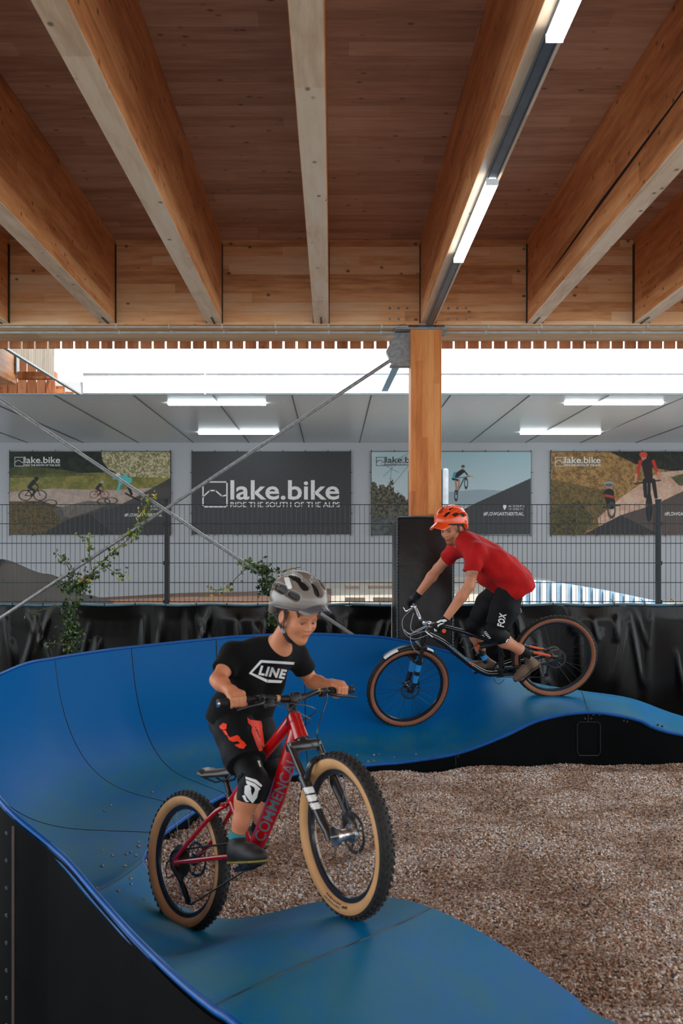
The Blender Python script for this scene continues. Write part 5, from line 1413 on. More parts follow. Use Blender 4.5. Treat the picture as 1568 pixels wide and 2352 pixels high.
for pts in ([barpt(-.2)+V(.03,0,-.01), barpt(-.12)+V(.14,0,-.02), V(barc.x+.17,.0,barc.z-.05), V(barc.x+.12,.09,barc.z-.09), V(ht.x-.02,.03,ht.z-.06)],
    [barpt(.2)+V(.03,0,-.01), barpt(.10)+V(.15,0,-.05), V(barc.x+.16,-.04,barc.z-.04), V(barc.x+.1,-.06,barc.z-.12), V(ht.x-.01,-.032,ht.z-.05)],
    [barpt(.16)+V(.03,0,-.02), V(barc.x+.13,.05,barc.z-.06), V(crown.x+.09,.06,crown.z+.02), V(crown.x+.03,.07,crown.z-.1), V(hubF.x-.06,.08,.10)],
    [barpt(-.15)+V(.03,0,-.02), V(barc.x+.11,.0,barc.z-.02), V(barc.x+.09,.05,barc.z-.05), V(ht.x-.02,.032,ht.z-.03)]):
    MB().tube(bezier(pts, 8), .0036, 6, M=S).build('cable', mat('grey_cable', lin(150,156,160), .3, coat=.4), ab, auto=60)
for pts in (((1056,1478), (1066,1462), (1078,1476), (1070,1490), (1060,1484)), ((1080,1497), (1092,1482), (1100,1494), (1092,1506))):
    MB().tube(bezier([AB.at(x, y, .02) for x, y in pts], 8), .0036, 6, M=M).build('cable', CABLE, ab, auto=60)
MB().tube(bezier([AB.at(x, y, .0) for x, y in ((1134,1558), (1138,1567), (1148,1570), (1158,1560))], 8), .003, 6, M=M).build('cable', CABLE, ab, auto=60)
ADULT_GRIP = (lambda S_, f_, L_: lambda q, o=0: S_ @ f_(q*(L_-.070+o)))(S.copy(), barpt, gl)
sc0 = AB.at(1160,1412); sc0.y = 0
m = MB(); m.tube([AB.at(1148,1480), AB.at(1154,1456)], .017, 12, M=M); m.tube([AB.at(1152,1462), AB.at(1160,1424)], .0125, 12, M=M); m.build('seat_post', CHROME, ab, auto=40)
saddle(ab, M, sc0, .27, .14, SADM)
pedL, pedR = AB.at(1196,1556,.14), AB.at(1080,1540,-.14)
m = MB(); y = -.045
m.lathe([(.068, y-.0015), (.052, y-.0015), (.052, y+.0015), (.068, y+.0015)], 40, M=M @ Matrix.Translation(BB))
for k in range(30): a = 2*PI*k/30; m.box((.067,y-.0012,-.002), (.072,y+.0012,.002), M @ Matrix.Translation(BB) @ Matrix.Rotation(a, 4, 'Y'))
for k in range(4): a = 2*PI*k/4; m.tube([(0,y,0), (.055*math.cos(a),y,.055*math.sin(a))], .006, 6, M=M @ Matrix.Translation(BB))
for pd, s in ((pedR, -1), (pedL, 1)):
    d = V(pd.x-BB.x, 0, pd.z-BB.z).normalized()*.172; m.tube([BB+V(0,s*.03,0), BB+V(0,s*.06,0)], .018, 12, M=M); m.tube([BB+V(0,s*.06,0), BB+d+V(0,s*.075,0)], [.014,.011], 10, M=M, flat=(1,.7))
crank_a = m.build('crankset', BLACK, ab, auto=40)
APR, APL = ped_at(BB, pedR, -1, .172, .13), ped_at(BB, pedL, 1, .172, .13)
pedal(crank_a, M, APR, 10); pedal(crank_a, M, APL, 30)
jk = [V(.04,-.066,-.09), V(.08,-.066,-.18)]
chain(ab, M, BB, .068, .07, -.045, -.06, jk)
m = MB(); m.tube([V(0,-.072,-.02), V(.02,-.08,-.05), jk[0]], [.010,.013,.010], 8, M=M); m.tube([jk[0]+V(0,-.008,0), jk[1]+V(0,-.008,0)], .009, 8, M=M, flat=(1.6,.5))
for j in jk: m.tube([j-V(0,.004,0), j+V(0,.004,0)], .02, 14, M=M)
m.build('rear_derailleur', BLACK, ab, auto=40)
# ================================================================= riders
def skin_mat(name, base, red, freckle=.06):
    t = NT(name); co = t.coord(); n1 = t.noise(co, 14, 3); n2 = t.noise(co, 90, 3)
    c = t.mix(t.ramp(n1.outputs[0], [(.35, (0,0,0)), (.7, (.5,.5,.5))]), base, red)
    at_ = t.t.nodes.new('ShaderNodeAttribute'); at_.attribute_name = 'marks'
    c = t.mix(1.0, c, at_.outputs['Color'], 'MULTIPLY')
    t.base(c, .5, spec=.4); t.b.inputs['Subsurface Weight'].default_value = .12; t.b.inputs['Subsurface Radius'].default_value = (.012,.005,.003); t.b.inputs['Subsurface Scale'].default_value = 1.0
    t.bump(n2.outputs[0], .06, .002); return t.m
def cloth_mat(name, col, rough=.85, weave=420, fold=.0, var=.12):
    t = NT(name); co = t.coord(); n1 = t.noise(co, weave, 2); n2 = t.noise(co, 7, 3); c0 = tuple(v*(1-var) for v in col); c1 = tuple(v*(1+var) for v in col)
    t.base(t.ramp(n2.outputs[0], [(.35, c0), (.65, c1)]), rough, spec=.2)
    h = t.math('ADD', t.math('MULTIPLY', n1.outputs[0], .12), t.math('MULTIPLY', t.noise(t.coord((1,1,1)), 24, 3, .5).outputs[0], fold)); t.bump(h, .7, .012)
    t.b.inputs['Sheen Weight'].default_value = .03; return t.m
SK_C = skin_mat('child_skin', lin(206,138,100), lin(196,112,78)); SK_A = skin_mat('adult_skin', lin(204,140,106), lin(186,110,80))
TEE_B = cloth_mat('black_cotton', (.0035,.004,.0045), .9, fold=.5); TEE_R = cloth_mat('red_jersey', lin(182,22,22), .8, fold=.5); SHO = cloth_mat('black_shorts_cloth', (.0035,.004,.005), .7, fold=.6)
PADK = cloth_mat('knee_pad_cloth', (.003,.0035,.004), .6, fold=.2); GLV = cloth_mat('glove_cloth', (.007,.007,.009), .6, fold=.2)
SHOE_K = mat('black_shoe', (.012,.012,.013), .6, bump=.3, bscale=80); SHOE_T = mat('tan_shoe', lin(104,82,64), .65, bump=.3, bscale=80, var=.3); SOLE_Y = mat('yellow_sole', lin(128,116,44), .6); SOLE_G = mat('grey_sole', lin(84,80,72), .7)
HAIRM = mat('brown_hair', lin(92,58,38), .6, bump=.8, bscale=220); EYEW = mat('eye_white', lin(118,106,100), .3); IRIS = mat('eye_iris', lin(46,34,28), .15); STRAP = mat('black_strap', (.01,.01,.011), .55)

def basis(fwd, roll=0):
    f = Vector(fwd).normalized(); l = V(0,0,1).cross(f).normalized(); u = f.cross(l)
    if roll: R = Matrix.Rotation(math.radians(roll), 3, f); l = R @ l; u = R @ u
    return f, l, u
def head_field(Fd, c, B, s, beard=False, child=False):
    f, l, u = B; R = [[f[i], l[i], u[i]] for i in range(3)]
    g = lambda x, y, z: c+(f*x+l*y+u*z)*s
    Fd.ell(g(-.005,0,.035), (.098*s,.076*s,.090*s), R, .02)
    Fd.ell(g(.034,0,-.030), (.058*s,.057*s,.078*s), R, .03)
    Fd.ell(g(.045,0,.045), (.05*s,.06*s,.05*s), R, .03)
    for q in (-1, 1):
        Fd.cone(g(-.012,q*.052,-.052), g(.055,q*.018,-.094), .018*s, .016*s, .03)
        Fd.ell(g(.062,q*.034,-.030), ((.029 if child else .026)*s,(.027 if child else .022)*s,(.029 if child else .024)*s), R, .025)         # cheeks
        Fd.cone(g(.083,q*.014,.012), g(.074,q*.044,.013), .009*s, .008*s, .012)  # brow
        Fd.ell(g(.0935,q*.031,-.006), (.012*s,.0155*s,.0068*s), R, .008, 'sub')
    Fd.cone(g(.070,0,-.103), g(.075,0,-.098), .019*s, .017*s, .02)
    Fd.cone(g(.088,0,.002), g(.106 if child else .109,0,-.032), .0065*s, .009*s, .010)         # nose
    for q in (-1, 1): Fd.ell(g(.099,q*.0105,-.037), (.010*s,.0075*s,.007*s), R, .006)
    Fd.ell(g(.0815,0,-.062), (.014*s,.024*s,.016*s), R, .012)                 # muzzle under the nose
    Fd.cone(g(.0905,-.015,-.0585), g(.0905,.015,-.0585), .0048*s, .0048*s, .004)
    Fd.cone(g(.0890,-.012,-.0685), g(.0890,.012,-.0685), .0056*s, .0056*s, .004)
    Fd.cone(g(.0975,-.018,-.0635), g(.0975,.018,-.0635), .0022*s, .0022*s, .003, 'sub')
    for q in (-1, 1):                                                         # ears
        Fd.ell(g(-.010,q*.078,-.014), (.020*s,.009*s,.032*s), R, .008); Fd.ell(g(-.004,q*.086,-.012), (.011*s,.006*s,.019*s), R, .004, 'sub')
    return g
def eyes(par, g, B, s, look):
    for q in (-1, 1):
        c = g(.0785,q*.0305,-.0055); m = MB().sphere(tuple(c),   .0108*s, 10); e = m.build('eye', EYEW, par, smooth=True)
        d = (B[0]+B[1]*look[0]+B[2]*look[1]).normalized(); MB().sphere(tuple(c+d*.0052*s), .0068*s, 8).build('iris', IRIS, e, smooth=True)
def brows(par, g, m_, s):
    for q in (-1, 1):
        MB().tube([g(.0925,q*.013,.013), g(.0925,q*.028,.018), g(.083,q*.046,.014)], [.0026*s,.0034*s,.002*s], 6).build('eyebrow', m_, par, smooth=True)
def grip_hand(Fd, g, a, w, s, k=.006):
    """four fingers curled over a bar at g (axis a points outboard), thumb underneath, wrist at w"""
    a = a.normalized(); f = (g-w); f = (f-a*f.dot(a)); d = f.length; f.normalize(); u = V(0,0,1)-a*a.z; u = (u-f*u.dot(f)*.0); u = (u-a*u.dot(a)).normalized(); 
    f = (f-u*f.dot(u)).normalized() if abs(f.dot(u)) < .97 else f
    if abs(f.dot(u)) > .2: f = u.cross(a).normalized()*(1 if u.cross(a).dot(g-w) > 0 else -1)
    lens = (.92, 1.0, .96, .82)
    for i in range(4):
        o = a*(i-1.5)*.0195*s; L = lens[i]
        K = g+o+u*.030*s-f*.004*s; p1 = g+o+f*.033*s*L+u*.016*s; p2 = g+o+f*.031*s*L-u*.016*s; p3 = g+o+f*.004*s-u*.027*s
        Fd.chain([K, p1, p2, p3], [.0108*s,.0098*s,.0088*s,.0075*s], k*.6)
        Fd.cone(w+(K-w)*.30+u*.004*s, K, .017*s, .0115*s, k*2.5)
    Fd.ell(g-f*.012*s+u*.020*s, (.030*s,.036*s,.017*s), [[f[i], a[i], u[i]] for i in range(3)], k*3)
    t0 = w.lerp(g, .55)-a*.026*s+u*.004*s; t1 = g-a*.044*s-f*.006*s-u*.004*s; t2 = g-a*.036*s+f*.012*s-u*.026*s; t3 = g-a*.026*s+f*.028*s-u*.028*s
    Fd.chain([t0, t1, t2, t3], [.0135*s,.0112*s,.0095*s,.008*s], k*1.2)
    Fd.cone(w, g-f*.01*s+u*.016*s, .023*s, .022*s, k*3)
def add_marks(o, fn):
    me = o.data; n = len(me.vertices); co = np.empty(n*3, np.float32); me.vertices.foreach_get('co', co); co = co.reshape(-1, 3)
    c = np.ones((n, 4), np.float32); c[:, :3] = fn(co); a = me.attributes.new('marks', 'FLOAT_COLOR', 'POINT'); a.data.foreach_set('color', c.ravel())
def face_marks(co, c, B, s, lip=(.80,.42,.40), beard=0):
    f, l, u = [np.array(v) for v in B]; d = (co-np.array(c))/s; x, y, z = d @ f, d @ l, d @ u
    out = np.ones((len(co), 3), np.float32); front = (x > .05)
    m = np.clip(1-np.abs(z+.0635)/.011, 0, 1)*np.clip(1-(np.abs(y)/.0235)**4, 0, 1)*(x > .080); out = out*(1-m[:, None])+np.array(lip)*m[:, None]
    m = .35*np.exp(-((np.abs(y)-.038)/.016)**2-((z+.036)/.018)**2)*front; out *= 1-m[:, None]*np.array((.0,.30,.32))
    for q in (-1, 1):
        m = .45*np.exp(-((y-q*.031)/.018)**2-((z+.004)/.010)**2)*front; out *= 1-m[:, None]*np.array((.6,.8,.8))
    m = .7*np.clip(1-np.abs(z-.018+.2*np.abs(np.abs(y)-.03))/.007, 0, 1)*((np.abs(y) > .011) & (np.abs(y) < .048))*front; out *= 1-m[:, None]*np.array((.62,.72,.78))
    if beard:
        m = beard*(np.clip((-.045-z)/.02, 0, 1)*np.clip((x+.02)/.03, 0, 1))*(np.abs(y) < .075)*(z > -.13); m *= 1-.8*(np.clip(1-np.abs(z+.0635)/.012, 0, 1)*(np.abs(y) < .02))
        out *= 1-m[:, None]*np.array((.45,.55,.6))
    return out
def helmet(par, c, B, s, shell, rim, vents, visor, marks=None, length=.140, name='helmet'):
    """shell with real openings over a dark inner liner; centre c, axes B"""
    f, l, u = B; R = [[f[i], l[i], u[i]] for i in range(3)]; g = lambda x, y, z: c+(f*x+l*y+u*z)*s
    m = .19*s; Fd = Field(tuple(c-V(m,m,m)), tuple(c+V(m,m,m)), .0025)
    Fd.ell(g(-.004,0,0), (length*s,.105*s,.112*s), R, 0)
    Fd.ell(g(-.004,0,-.004), ((length-.016)*s,.090*s,.096*s), R, .003, 'sub')
    for (x, y, z, a, b, w_) in vents:       # elongated slots running fore and aft
        for q in (-1, 1):
            if y == 0 and q < 0: continue
            p = V(x, q*y, z); p *= 1/math.sqrt((x/length)**2+(y/.105)**2+(z/.112)**2)*.955; n_ = V(p.x/.0196, p.y/.011, p.z/.0125).normalized(); t_ = V(1,0,0)-n_*n_.x; t_.normalize(); sd = n_.cross(t_)
            t_ = (t_+sd*q*b).normalized(); p0, p1 = p-t_*a, p+t_*a
            Fd.cone(g(*(p0+n_*.0)), g(*(p1)), w_*s*1.3, w_*s*1.6, .004, 'sub')
    pl = lambda y: 0
    Fd.cut(g(0,0,-.026), tuple(-u+f*.10), .3*s)                        # brow line: lower at the back
    for q in (-1, 1): Fd.cone(g(-.045,q*.092,-.028), g(-.062,q*.085,-.060), .020*s, .014*s, .014)
    Fd.cone(g(-.118,-.03,-.038), g(-.118,.03,-.038), .018*s, .018*s, .02)
    h = Fd.build(name, shell, par, 2)
    Fi = Field(tuple(c-V(m,m,m)), tuple(c+V(m,m,m)), .004)
    Fi.ell(g(-.004,0,0), ((length-.020)*s,.086*s,.092*s), R, 0); Fi.ell(g(-.004,0,-.006), (.108*s,.077*s,.082*s), R, .004, 'sub'); Fi.cut(g(0,0,-.034), tuple(-u+f*.10), .3*s)
    Fi.build('liner', STRAP, h, 1)
    # lower rim
    pts = [];
    for i in range(28):
        a = 2*PI*i/28; x, y = (length-.010)*math.cos(a), .098*math.sin(a); z = -.030+.10*x; pts.append(g(x-.004, y, z))
    MB().tube(pts, .0065*s, 8, closed=True).build('rim_band', rim, h, auto=60)
    # visor
    vx0, vx1, wd, zz, dz = visor; mb = MB(); n = 12; vs = []
    for t_ in (0, 1):
        for r_ in range(7):
            fr_ = r_/6
            for i in range(n+1):
                y = (i/n*2-1); w_ = wd*(1-.28*fr_); cur = 1-y*y
                x = vx0+(vx1-vx0)*fr_*(.40+.60*cur**.6)-.055*(1-fr_)*(1-cur)**1.0*1.1; z = zz+dz*fr_+.018*cur*(1-.35*fr_)-.014*(1-cur); vs.append(g(x, y*w_, z-.004*t_))
    L = 7*(n+1); fs = []
    for r_ in range(6):
        for i in range(n): q = r_*(n+1)+i; fs += [(q, q+1, q+n+2, q+n+1), (L+q, L+q+n+1, L+q+n+2, L+q+1)]
    ring = [i for i in range(n+1)]+[r_*(n+1)+n for r_ in range(1, 7)]+[6*(n+1)+i for i in range(n-1, -1, -1)]+[r_*(n+1) for r_ in range(5, 0, -1)]
    for a, b in zip(ring, ring[1:]+ring[:1]): fs.append((a, b, L+b, L+a))
    mb.add(vs, fs); mb.build('visor', shell if not marks else marks, h, auto=50)
    return h, g
def straps(par, g, gh, cen, s, buckle=None):
    for q in (-1, 1):
        a = gh(.03,q*.088,-.045); b = gh(-.06,q*.085,-.055); j = g(.012,q*.069,-.072); ch = g(.038,q*.008,-.124); e = g(.030,q*.045,-.108)
        m = MB(); m.tube(bezier([a, a.lerp(j, .5)+(a-b)*.0, j], 4), .006*s, 6, flat=(1.3,.45)); m.tube(bezier([b, j], 4), .006*s, 6, flat=(1.3,.45)); m.tube(bezier([j, e, ch], 5), .0075*s, 6, flat=(1.3,.5)); m.build('chin_strap', STRAP, par, auto=60)
        if buckle and q == buckle[0]: MB().box(tuple(j-V(.008,.008,.011)), tuple(j+V(.008,.008,.011)), bev=.003).build('buckle', buckle[1], par, auto=50)
def shoe(par, heel, toe, up, s, upper, sole, ankle, name='shoe', lace=None):
    """shoe along heel -> toe with a sole slab below"""
    ax = (toe-heel).normalized(); up = (up-ax*up.dot(ax)).normalized(); sd = ax.cross(up); L = (toe-heel).length
    lo = [min(heel[i], toe[i], ankle[i])-.09 for i in range(3)]; hi = [max(heel[i], toe[i], ankle[i])+.09 for i in range(3)]
    Fd = Field(lo, hi, .003); R = [[ax[i], sd[i], up[i]] for i in range(3)]
    Fd.ell(heel+ax*L*.16+up*.022*s, (.045*s,.033*s,.045*s), R, .01); Fd.ell(heel+ax*L*.68+up*.012*s, (.075*s,.044*s,.034*s), R, .03); Fd.cone(heel+ax*L*.25+up*.04*s, heel+ax*L*.6+up*.028*s, .034*s, .032*s, .03)
    Fd.ell(toe-ax*.035*s+up*.006*s, (.042*s,.038*s,.026*s), R, .015); Fd.cone(heel+ax*L*.2+up*.03*s, ankle, .036*s, .035*s, .02)
    Fd.cut(heel-up*.009*s, tuple(-up), .5); Fd.cut(ankle+(ankle-heel).normalized()*.004, tuple((ankle-(heel+ax*L*.2)).normalized()), .07)
    o = Fd.build(name, upper, par, 2)
    F2 = Field(lo, hi, .003)
    F2.ell(heel+ax*L*.14, (.043*s,.034*s,.09*s), R, 0); F2.ell(heel+ax*L*.68, (.078*s,.045*s,.09*s), R, .02); F2.cone(heel+ax*L*.2, heel+ax*L*.6, .036*s, .038*s, .03); F2.ell(toe-ax*.036*s, (.046*s,.041*s,.09*s), R, .02)
    F2.cut(heel-up*.006*s, tuple(up), .6); F2.cut(heel-up*.015*s, tuple(-up), .6)
    F2.build('sole', sole, o, 1)
    m = MB()
    for k in range(4): c_ = heel+ax*L*(.38+.09*k)+up*(.066-.008*k)*s; m.tube([c_-sd*.022*s, c_+up*.004*s, c_+sd*.022*s], .0035*s, 6)
    m.build('laces', lace or STRAP, o, auto=60)
    return o

# ----------------------------------------------------------------- the child
CG = CHILD_GRIP
at = lambda x, y, lat=0: CB.W(CB.at(x, y, lat))
ux, vx, wx = CB.u.copy(), CB.v.copy(), CB.w.copy()
E_ = P(706,1430,3.95); BH = basis(V(.62,-.78,-.36)); hs = .88; HC = E_-BH[0]*.084*hs+BH[2]*.004
pel, wai, che, upc, nek = at(545,1668), at(556,1628), at(588,1560), at(612,1508), at(634,1487)
shR, shL = at(536,1504,-.125), at(678,1506,.135)
elR, elL = at(499,1562,-.235), at(717,1566,.235)
gR, gL = CG(-1), CG(1); axR = (CG(-1, .03)-gR).normalized(); axL = (CG(1, .03)-gL).normalized()
wrR = gR+(elR-gR).normalized()*.055+V(0,0,.012); wrL = gL+(elL-gL).normalized()*.060+V(0,0,.010)
hiR, hiL, knR, knL, anR, anL = at(537,1672,-.065), at(585,1668,.065), at(582,1796,-.095), at(630,1796,.105), at(545,1916,-.115), at(594,1904,.115)
allp = [HC, pel, shR, shL, elR, elL, gR, gL, anR, anL, knR, knL]
lo = [min(p[i] for p in allp)-.16 for i in range(3)]; hi = [max(p[i] for p in allp)+.16 for i in range(3)]
lo[2] = min(anR.z, anL.z)-.04
Fd = Field(lo, hi, .0034)
g = head_field(Fd, HC, BH, hs, child=True)
nb = nek+V(0,0,-.01); Fd.cone(g(-.030,0,-.055), nb, .040, .046, .02)
for q in (-1, 1):
    o = vx*q*.045; Fd.cone(upc+o, che+o, .062, .066, .03); Fd.cone(che+o, wai+o, .066, .062, .03); Fd.cone(wai+o, pel+o*1.1, .062, .070, .03)
Fd.chain([nb, shR], [.045,.040], .04); Fd.chain([nb, shL], [.045,.040], .04)
Fd.chain([shR, shR.lerp(elR, .5), elR, elR.lerp(wrR, .35), wrR], [.038,.034,.029,.031,.0205], .015)
Fd.chain([shL, shL.lerp(elL, .5), elL, elL.lerp(wrL, .35), wrL], [.038,.034,.029,.031,.0205], .015)
grip_hand(Fd, gR, axR, wrR, .84); grip_hand(Fd, gL, axL, wrL, .84)
for h_, k_, a_ in ((hiR, knR, anR), (hiL, knL, anL)):
    bk = (a_-k_).normalized(); back = -ux*.012
    Fd.chain([h_, h_.lerp(k_, .5), k_], [.066,.056,.046], .02); Fd.chain([k_, k_.lerp(a_, .34)+back, k_.lerp(a_, .75), a_], [.044,.046,.033,.028], .02)
child = Fd.build('person', SK_C, None, 2)
add_marks(child, lambda co: face_marks(co, HC, BH, hs))
tag(child, 'child in grey helmet, black t-shirt and knee pads standing on the red bike', 'person')
eyes(child, g, BH, hs, (.05,-.35)); 
# fringe of hair under the helmet
hm = MB(); r_ = random.Random(4)
for i in range(70):
    y = r_.uniform(-.062, .055); a = g(.088-.9*y*y*6, y, .045); b = g(.096-.9*y*y*6+.002, y+r_.gauss(0,.006), .016+r_.uniform(-.006,.012)+abs(y)*.1); hm.tube([a, a.lerp(b, .5)+BH[0]*.003, b], [.0035,.003,.0008], 5)
for q in (-1, 1):
    for i in range(26): x = r_.uniform(-.05,.03); a = g(x, q*.077, .03); b = g(x+r_.gauss(0,.004), q*.0775, -.005-r_.uniform(0,.02)); hm.tube([a, b], [.0035,.001], 5)
hm.build('hair', HAIRM, child, auto=60)
# t-shirt
Fs = Field(lo, hi, .0042)
for q in (-1, 1):
    o = vx*q*.045; Fs.cone(upc+o+V(0,0,.004), che+o*1.1, .074, .083, .03); Fs.cone(che+o*1.1, wai+o*1.2, .083, .086, .03); Fs.cone(wai+o*1.2, pel+o*1.35-wx*.0, .088, .106, .03)
Fs.cone(wai-ux*.03, pel-ux*.045-wx*.01, .075, .085, .04)
Fs.chain([nb, shR], [.052,.052], .03); Fs.chain([nb, shL], [.052,.052], .03)
cR, cL = shR.lerp(elR, .62), shL.lerp(elL, .58)
Fs.cone(shR, shR.lerp(elR, .8), .052, .050, .02); Fs.cone(shL, shL.lerp(elL, .8), .052, .050, .02)
Fs.cut(cR, tuple(elR-shR), .085); Fs.cut(cL, tuple(elL-shL), .085)
hem = at(546,1652); dn = (pel-wai).normalized(); Fs.cut(hem, tuple(dn+V(0,0,-.35)), .34)
Fs.ripple(.0042, 34, 2)
nd = (HC-nb).normalized(); Fs.cone(nb-nd*.04, nb-nd*.006, .060, .055, .03)
tee = Fs.build('t_shirt', TEE_B, child, 2)
tr = bvh(tee)
def pix_poly(px, tree, mb, off=.0038, maxlen=.012, D=4.0, back=.5):
    vs = [P(x, y, D) for x, y in px]; cx = sum((v for v in vs), V(0,0,0))/len(vs); d = (cx-V(0,0,H)).normalized()
    # triangulate through bmesh fill so the outline may be concave
    bm = bmesh.new(); bv = [bm.verts.new(v) for v in vs]; fc = bm.faces.new(bv); bmesh.ops.triangulate(bm, faces=[fc]); bm.verts.index_update()
    v1 = [v.co.copy() for v in bm.verts]; f1 = [tuple(v.index for v in f.verts) for f in bm.faces]; bm.free()
    v2, f2 = cling(v1, f1, tree, d, off, maxlen, 7, back); mb.add(v2, f2)
m = MB()
for q in ([(598,1516),(678,1521),(676,1527),(600,1522)], [(598,1516),(602,1521),(578,1546),(571,1547)], [(571,1547),(578,1545),(616,1562),(613,1568)], [(613,1568),(616,1561),(650,1563),(646,1569)]): pix_poly(q, tr, m)
m.build('shirt_frame_print', WHD, tee, fixn=False)
def pix_text(txt, A_, B_, h, sh, tree, par, m_, D=4.0, name='lettering', bold=.03, spacing=1.12):
    """letters between pixels A_ and B_ (baseline), h pixels tall, sh = sideways lean of the uprights"""
    vs, fs = text_geo(txt, bold=bold, spacing=spacing); x0 = min(v.x for v in vs); x1 = max(v.x for v in vs); y0 = min(v.y for v in vs); y1 = max(v.y for v in vs)
    px = []
    for v in vs:
        s_ = (v.x-x0)/(x1-x0); t_ = (v.y-y0)/(y1-y0); px.append(P(A_[0]+(B_[0]-A_[0])*s_+sh[0]*t_, A_[1]+(B_[1]-A_[1])*s_+sh[1]*t_, D))
    d = (P((A_[0]+B_[0])/2, (A_[1]+B_[1])/2, D)-V(0,0,H)).normalized(); v2, f2 = cling(px, fs, tree, d, .002, .01, 3, .5)
    if v2: MB().add(v2, f2).build(name, m_, par, fixn=False)
pix_text('LINE', (592,1550), (654,1560), 21, (7,-22), tr, tee, WHD, name='shirt_lettering', bold=.045)
# shorts
Fs = Field(lo, hi, .0042)
for q, h_, k_ in ((-1, hiR, knR), (1, hiL, knL)):
    o = vx*q*.05; Fs.cone(pel+o+wx*.02, h_, .080, .084, .03); Fs.chain([h_, h_.lerp(k_, .45)-ux*.004, h_.lerp(k_, .74)], [.086,.086,.082], .018)
    Fs.cut(h_.lerp(k_, .66), tuple(k_-h_+V(0,0,.0)), .10)
Fs.cut(pel+wx*.05, tuple(wx), .3); Fs.ripple(.004, 40, 5)
sho = Fs.build('shorts', SHO, child, 2); tr = bvh(sho); ORR = mat('orange_red_print', lin(236,58,20), .6)
m = MB()
pix_poly([(567,1646),(574,1652),(600,1655),(603,1668),(600,1680),(606,1695),(609,1722),(596,1726),(589,1712),(583,1695),(577,1680),(578,1668),(569,1660)], tr, m)
for q in ([(503,1668),(512,1660),(521,1663),(520,1674),(512,1677),(505,1673)], [(511,1678),(518,1677),(524,1689),(518,1688)], [(520,1687),(528,1694),(545,1688),(552,1694),(550,1702),(535,1704),(526,1700)], [(538,1711),(560,1705),(566,1711),(559,1720),(549,1718)], [(548,1694),(563,1706),(557,1712),(545,1702)]): pix_poly(q, tr, m)
m.build('shorts_print', ORR, sho, fixn=False)
# knee pads and shoes
for q, h_, k_, a_ in ((-1, hiR, knR, anR), (1, hiL, knL, anL)):
    Fk = Field([min(h_[i], k_[i], a_[i])-.08 for i in range(3)], [max(h_[i], k_[i], a_[i])+.08 for i in range(3)], .0035)
    p0, p1 = h_.lerp(k_, .55), k_.lerp(a_, .42); Fk.chain([p0, k_, p1], [.060,.055,.051], .02); Fk.ell(k_+ux*.014, (.045,.052,.06), None, .02)
    Fk.cut(k_.lerp(a_, .36), tuple(a_-k_+ux*.04), .09); Fk.cut(h_.lerp(k_, .60), tuple(h_-k_), .09); kp = Fk.build('knee_pad', PADK, child, 2)
    if q < 0:
        tr = bvh(kp); m = MB()
        for pq in ([(591,1747),(608,1748),(613,1762),(596,1761)], [(564,1784),(588,1791),(602,1804),(599,1808),(584,1797),(564,1789)], [(565,1792),(585,1800),(598,1812),(594,1816),(580,1806),(566,1800)],
            [(562,1806),(572,1801),(577,1812),(573,1826),(579,1828),(585,1816),(584,1806),(594,1814),(590,1832),(580,1845),(571,1836),(561,1822)], [(556,1828),(562,1826),(567,1838),(577,1845),(570,1846),(561,1838)]): pix_poly(pq, tr, m)
        m.build('pad_print', WHD, kp, fixn=False)
pR, pL = CB.W(CPR), CB.W(CPL)
for pd, a_, q in ((pR, anR, -1), (pL, anL, 1)):
    toe = pd+ux*.085+wx*.022-vx*q*.0; heel = pd-ux*.115+wx*.034
    shoe(child, heel, toe, wx, 1.0, SHOE_K, SOLE_Y, a_-V(0,0,.018))
sk_ = MB()
for a_, k_ in ((anR, knR), (anL, knL)): d = (k_-a_).normalized(); sk_.tube([a_-d*.02, a_+d*.014], .0335, 16)
so_ = MB(); d = (knR-anR).normalized(); so_.tube([anR-d*.02, anR+d*.010], [.034,.0335], 16); so_.build('sock', mat('teal_sock', lin(40,130,140), .8), child, auto=50)
so_ = MB(); d = (knL-anL).normalized(); so_.tube([anL-d*.02, anL+d*.030], [.034,.0355], 16); so_.build('sock', SHO, child, auto=50)
BK = basis(V(.62,-.78,-.20)); hc = g(-.008,0,.074); GREYH = mat('grey_helmet_shell', lin(128,120,112), .3, coat=.3, var=.1); GREYD2 = mat('dark_grey_helmet', lin(84,86,90), .35, coat=.3)
vents = [(.095,.0,.070,.026,0,.013), (.06,.042,.075,.022,.15,.012), (.0,.045,.098,.026,.1,.0125), (-.06,.04,.085,.022,-.1,.012), (.055,.080,.030,.024,.1,.010), (-.015,.090,.042,.026,.05,.0115), (-.08,.072,.030,.020,-.1,.010)]
hel, gh = helmet(child, hc, BK, 1.0, GREYH, GREYD2, vents, (.100,.172,.084,.002,-.018), GREYD2)
straps(hel, g, gh, HC, hs, (-1, mat('grey_buckle', lin(150,150,154), .4)))
m = MB(); tr = bvh(hel)
pix_poly([(650,1322),(662,1321),(671,1350),(660,1356)], tr, m, D=3.9); m.build('white_label', WHD, hel, fixn=False)
m = MB(); 
for k in range(5): pix_poly([(654+k*2.2,1327+k*5.6),(662+k*1.7,1325+k*5.6),(663+k*1.7,1327+k*5.6),(655+k*2.2,1329.4+k*5.6)], tr, m, off=.003, D=3.9)
m.build('label_marks', GREYD2, hel, fixn=False)

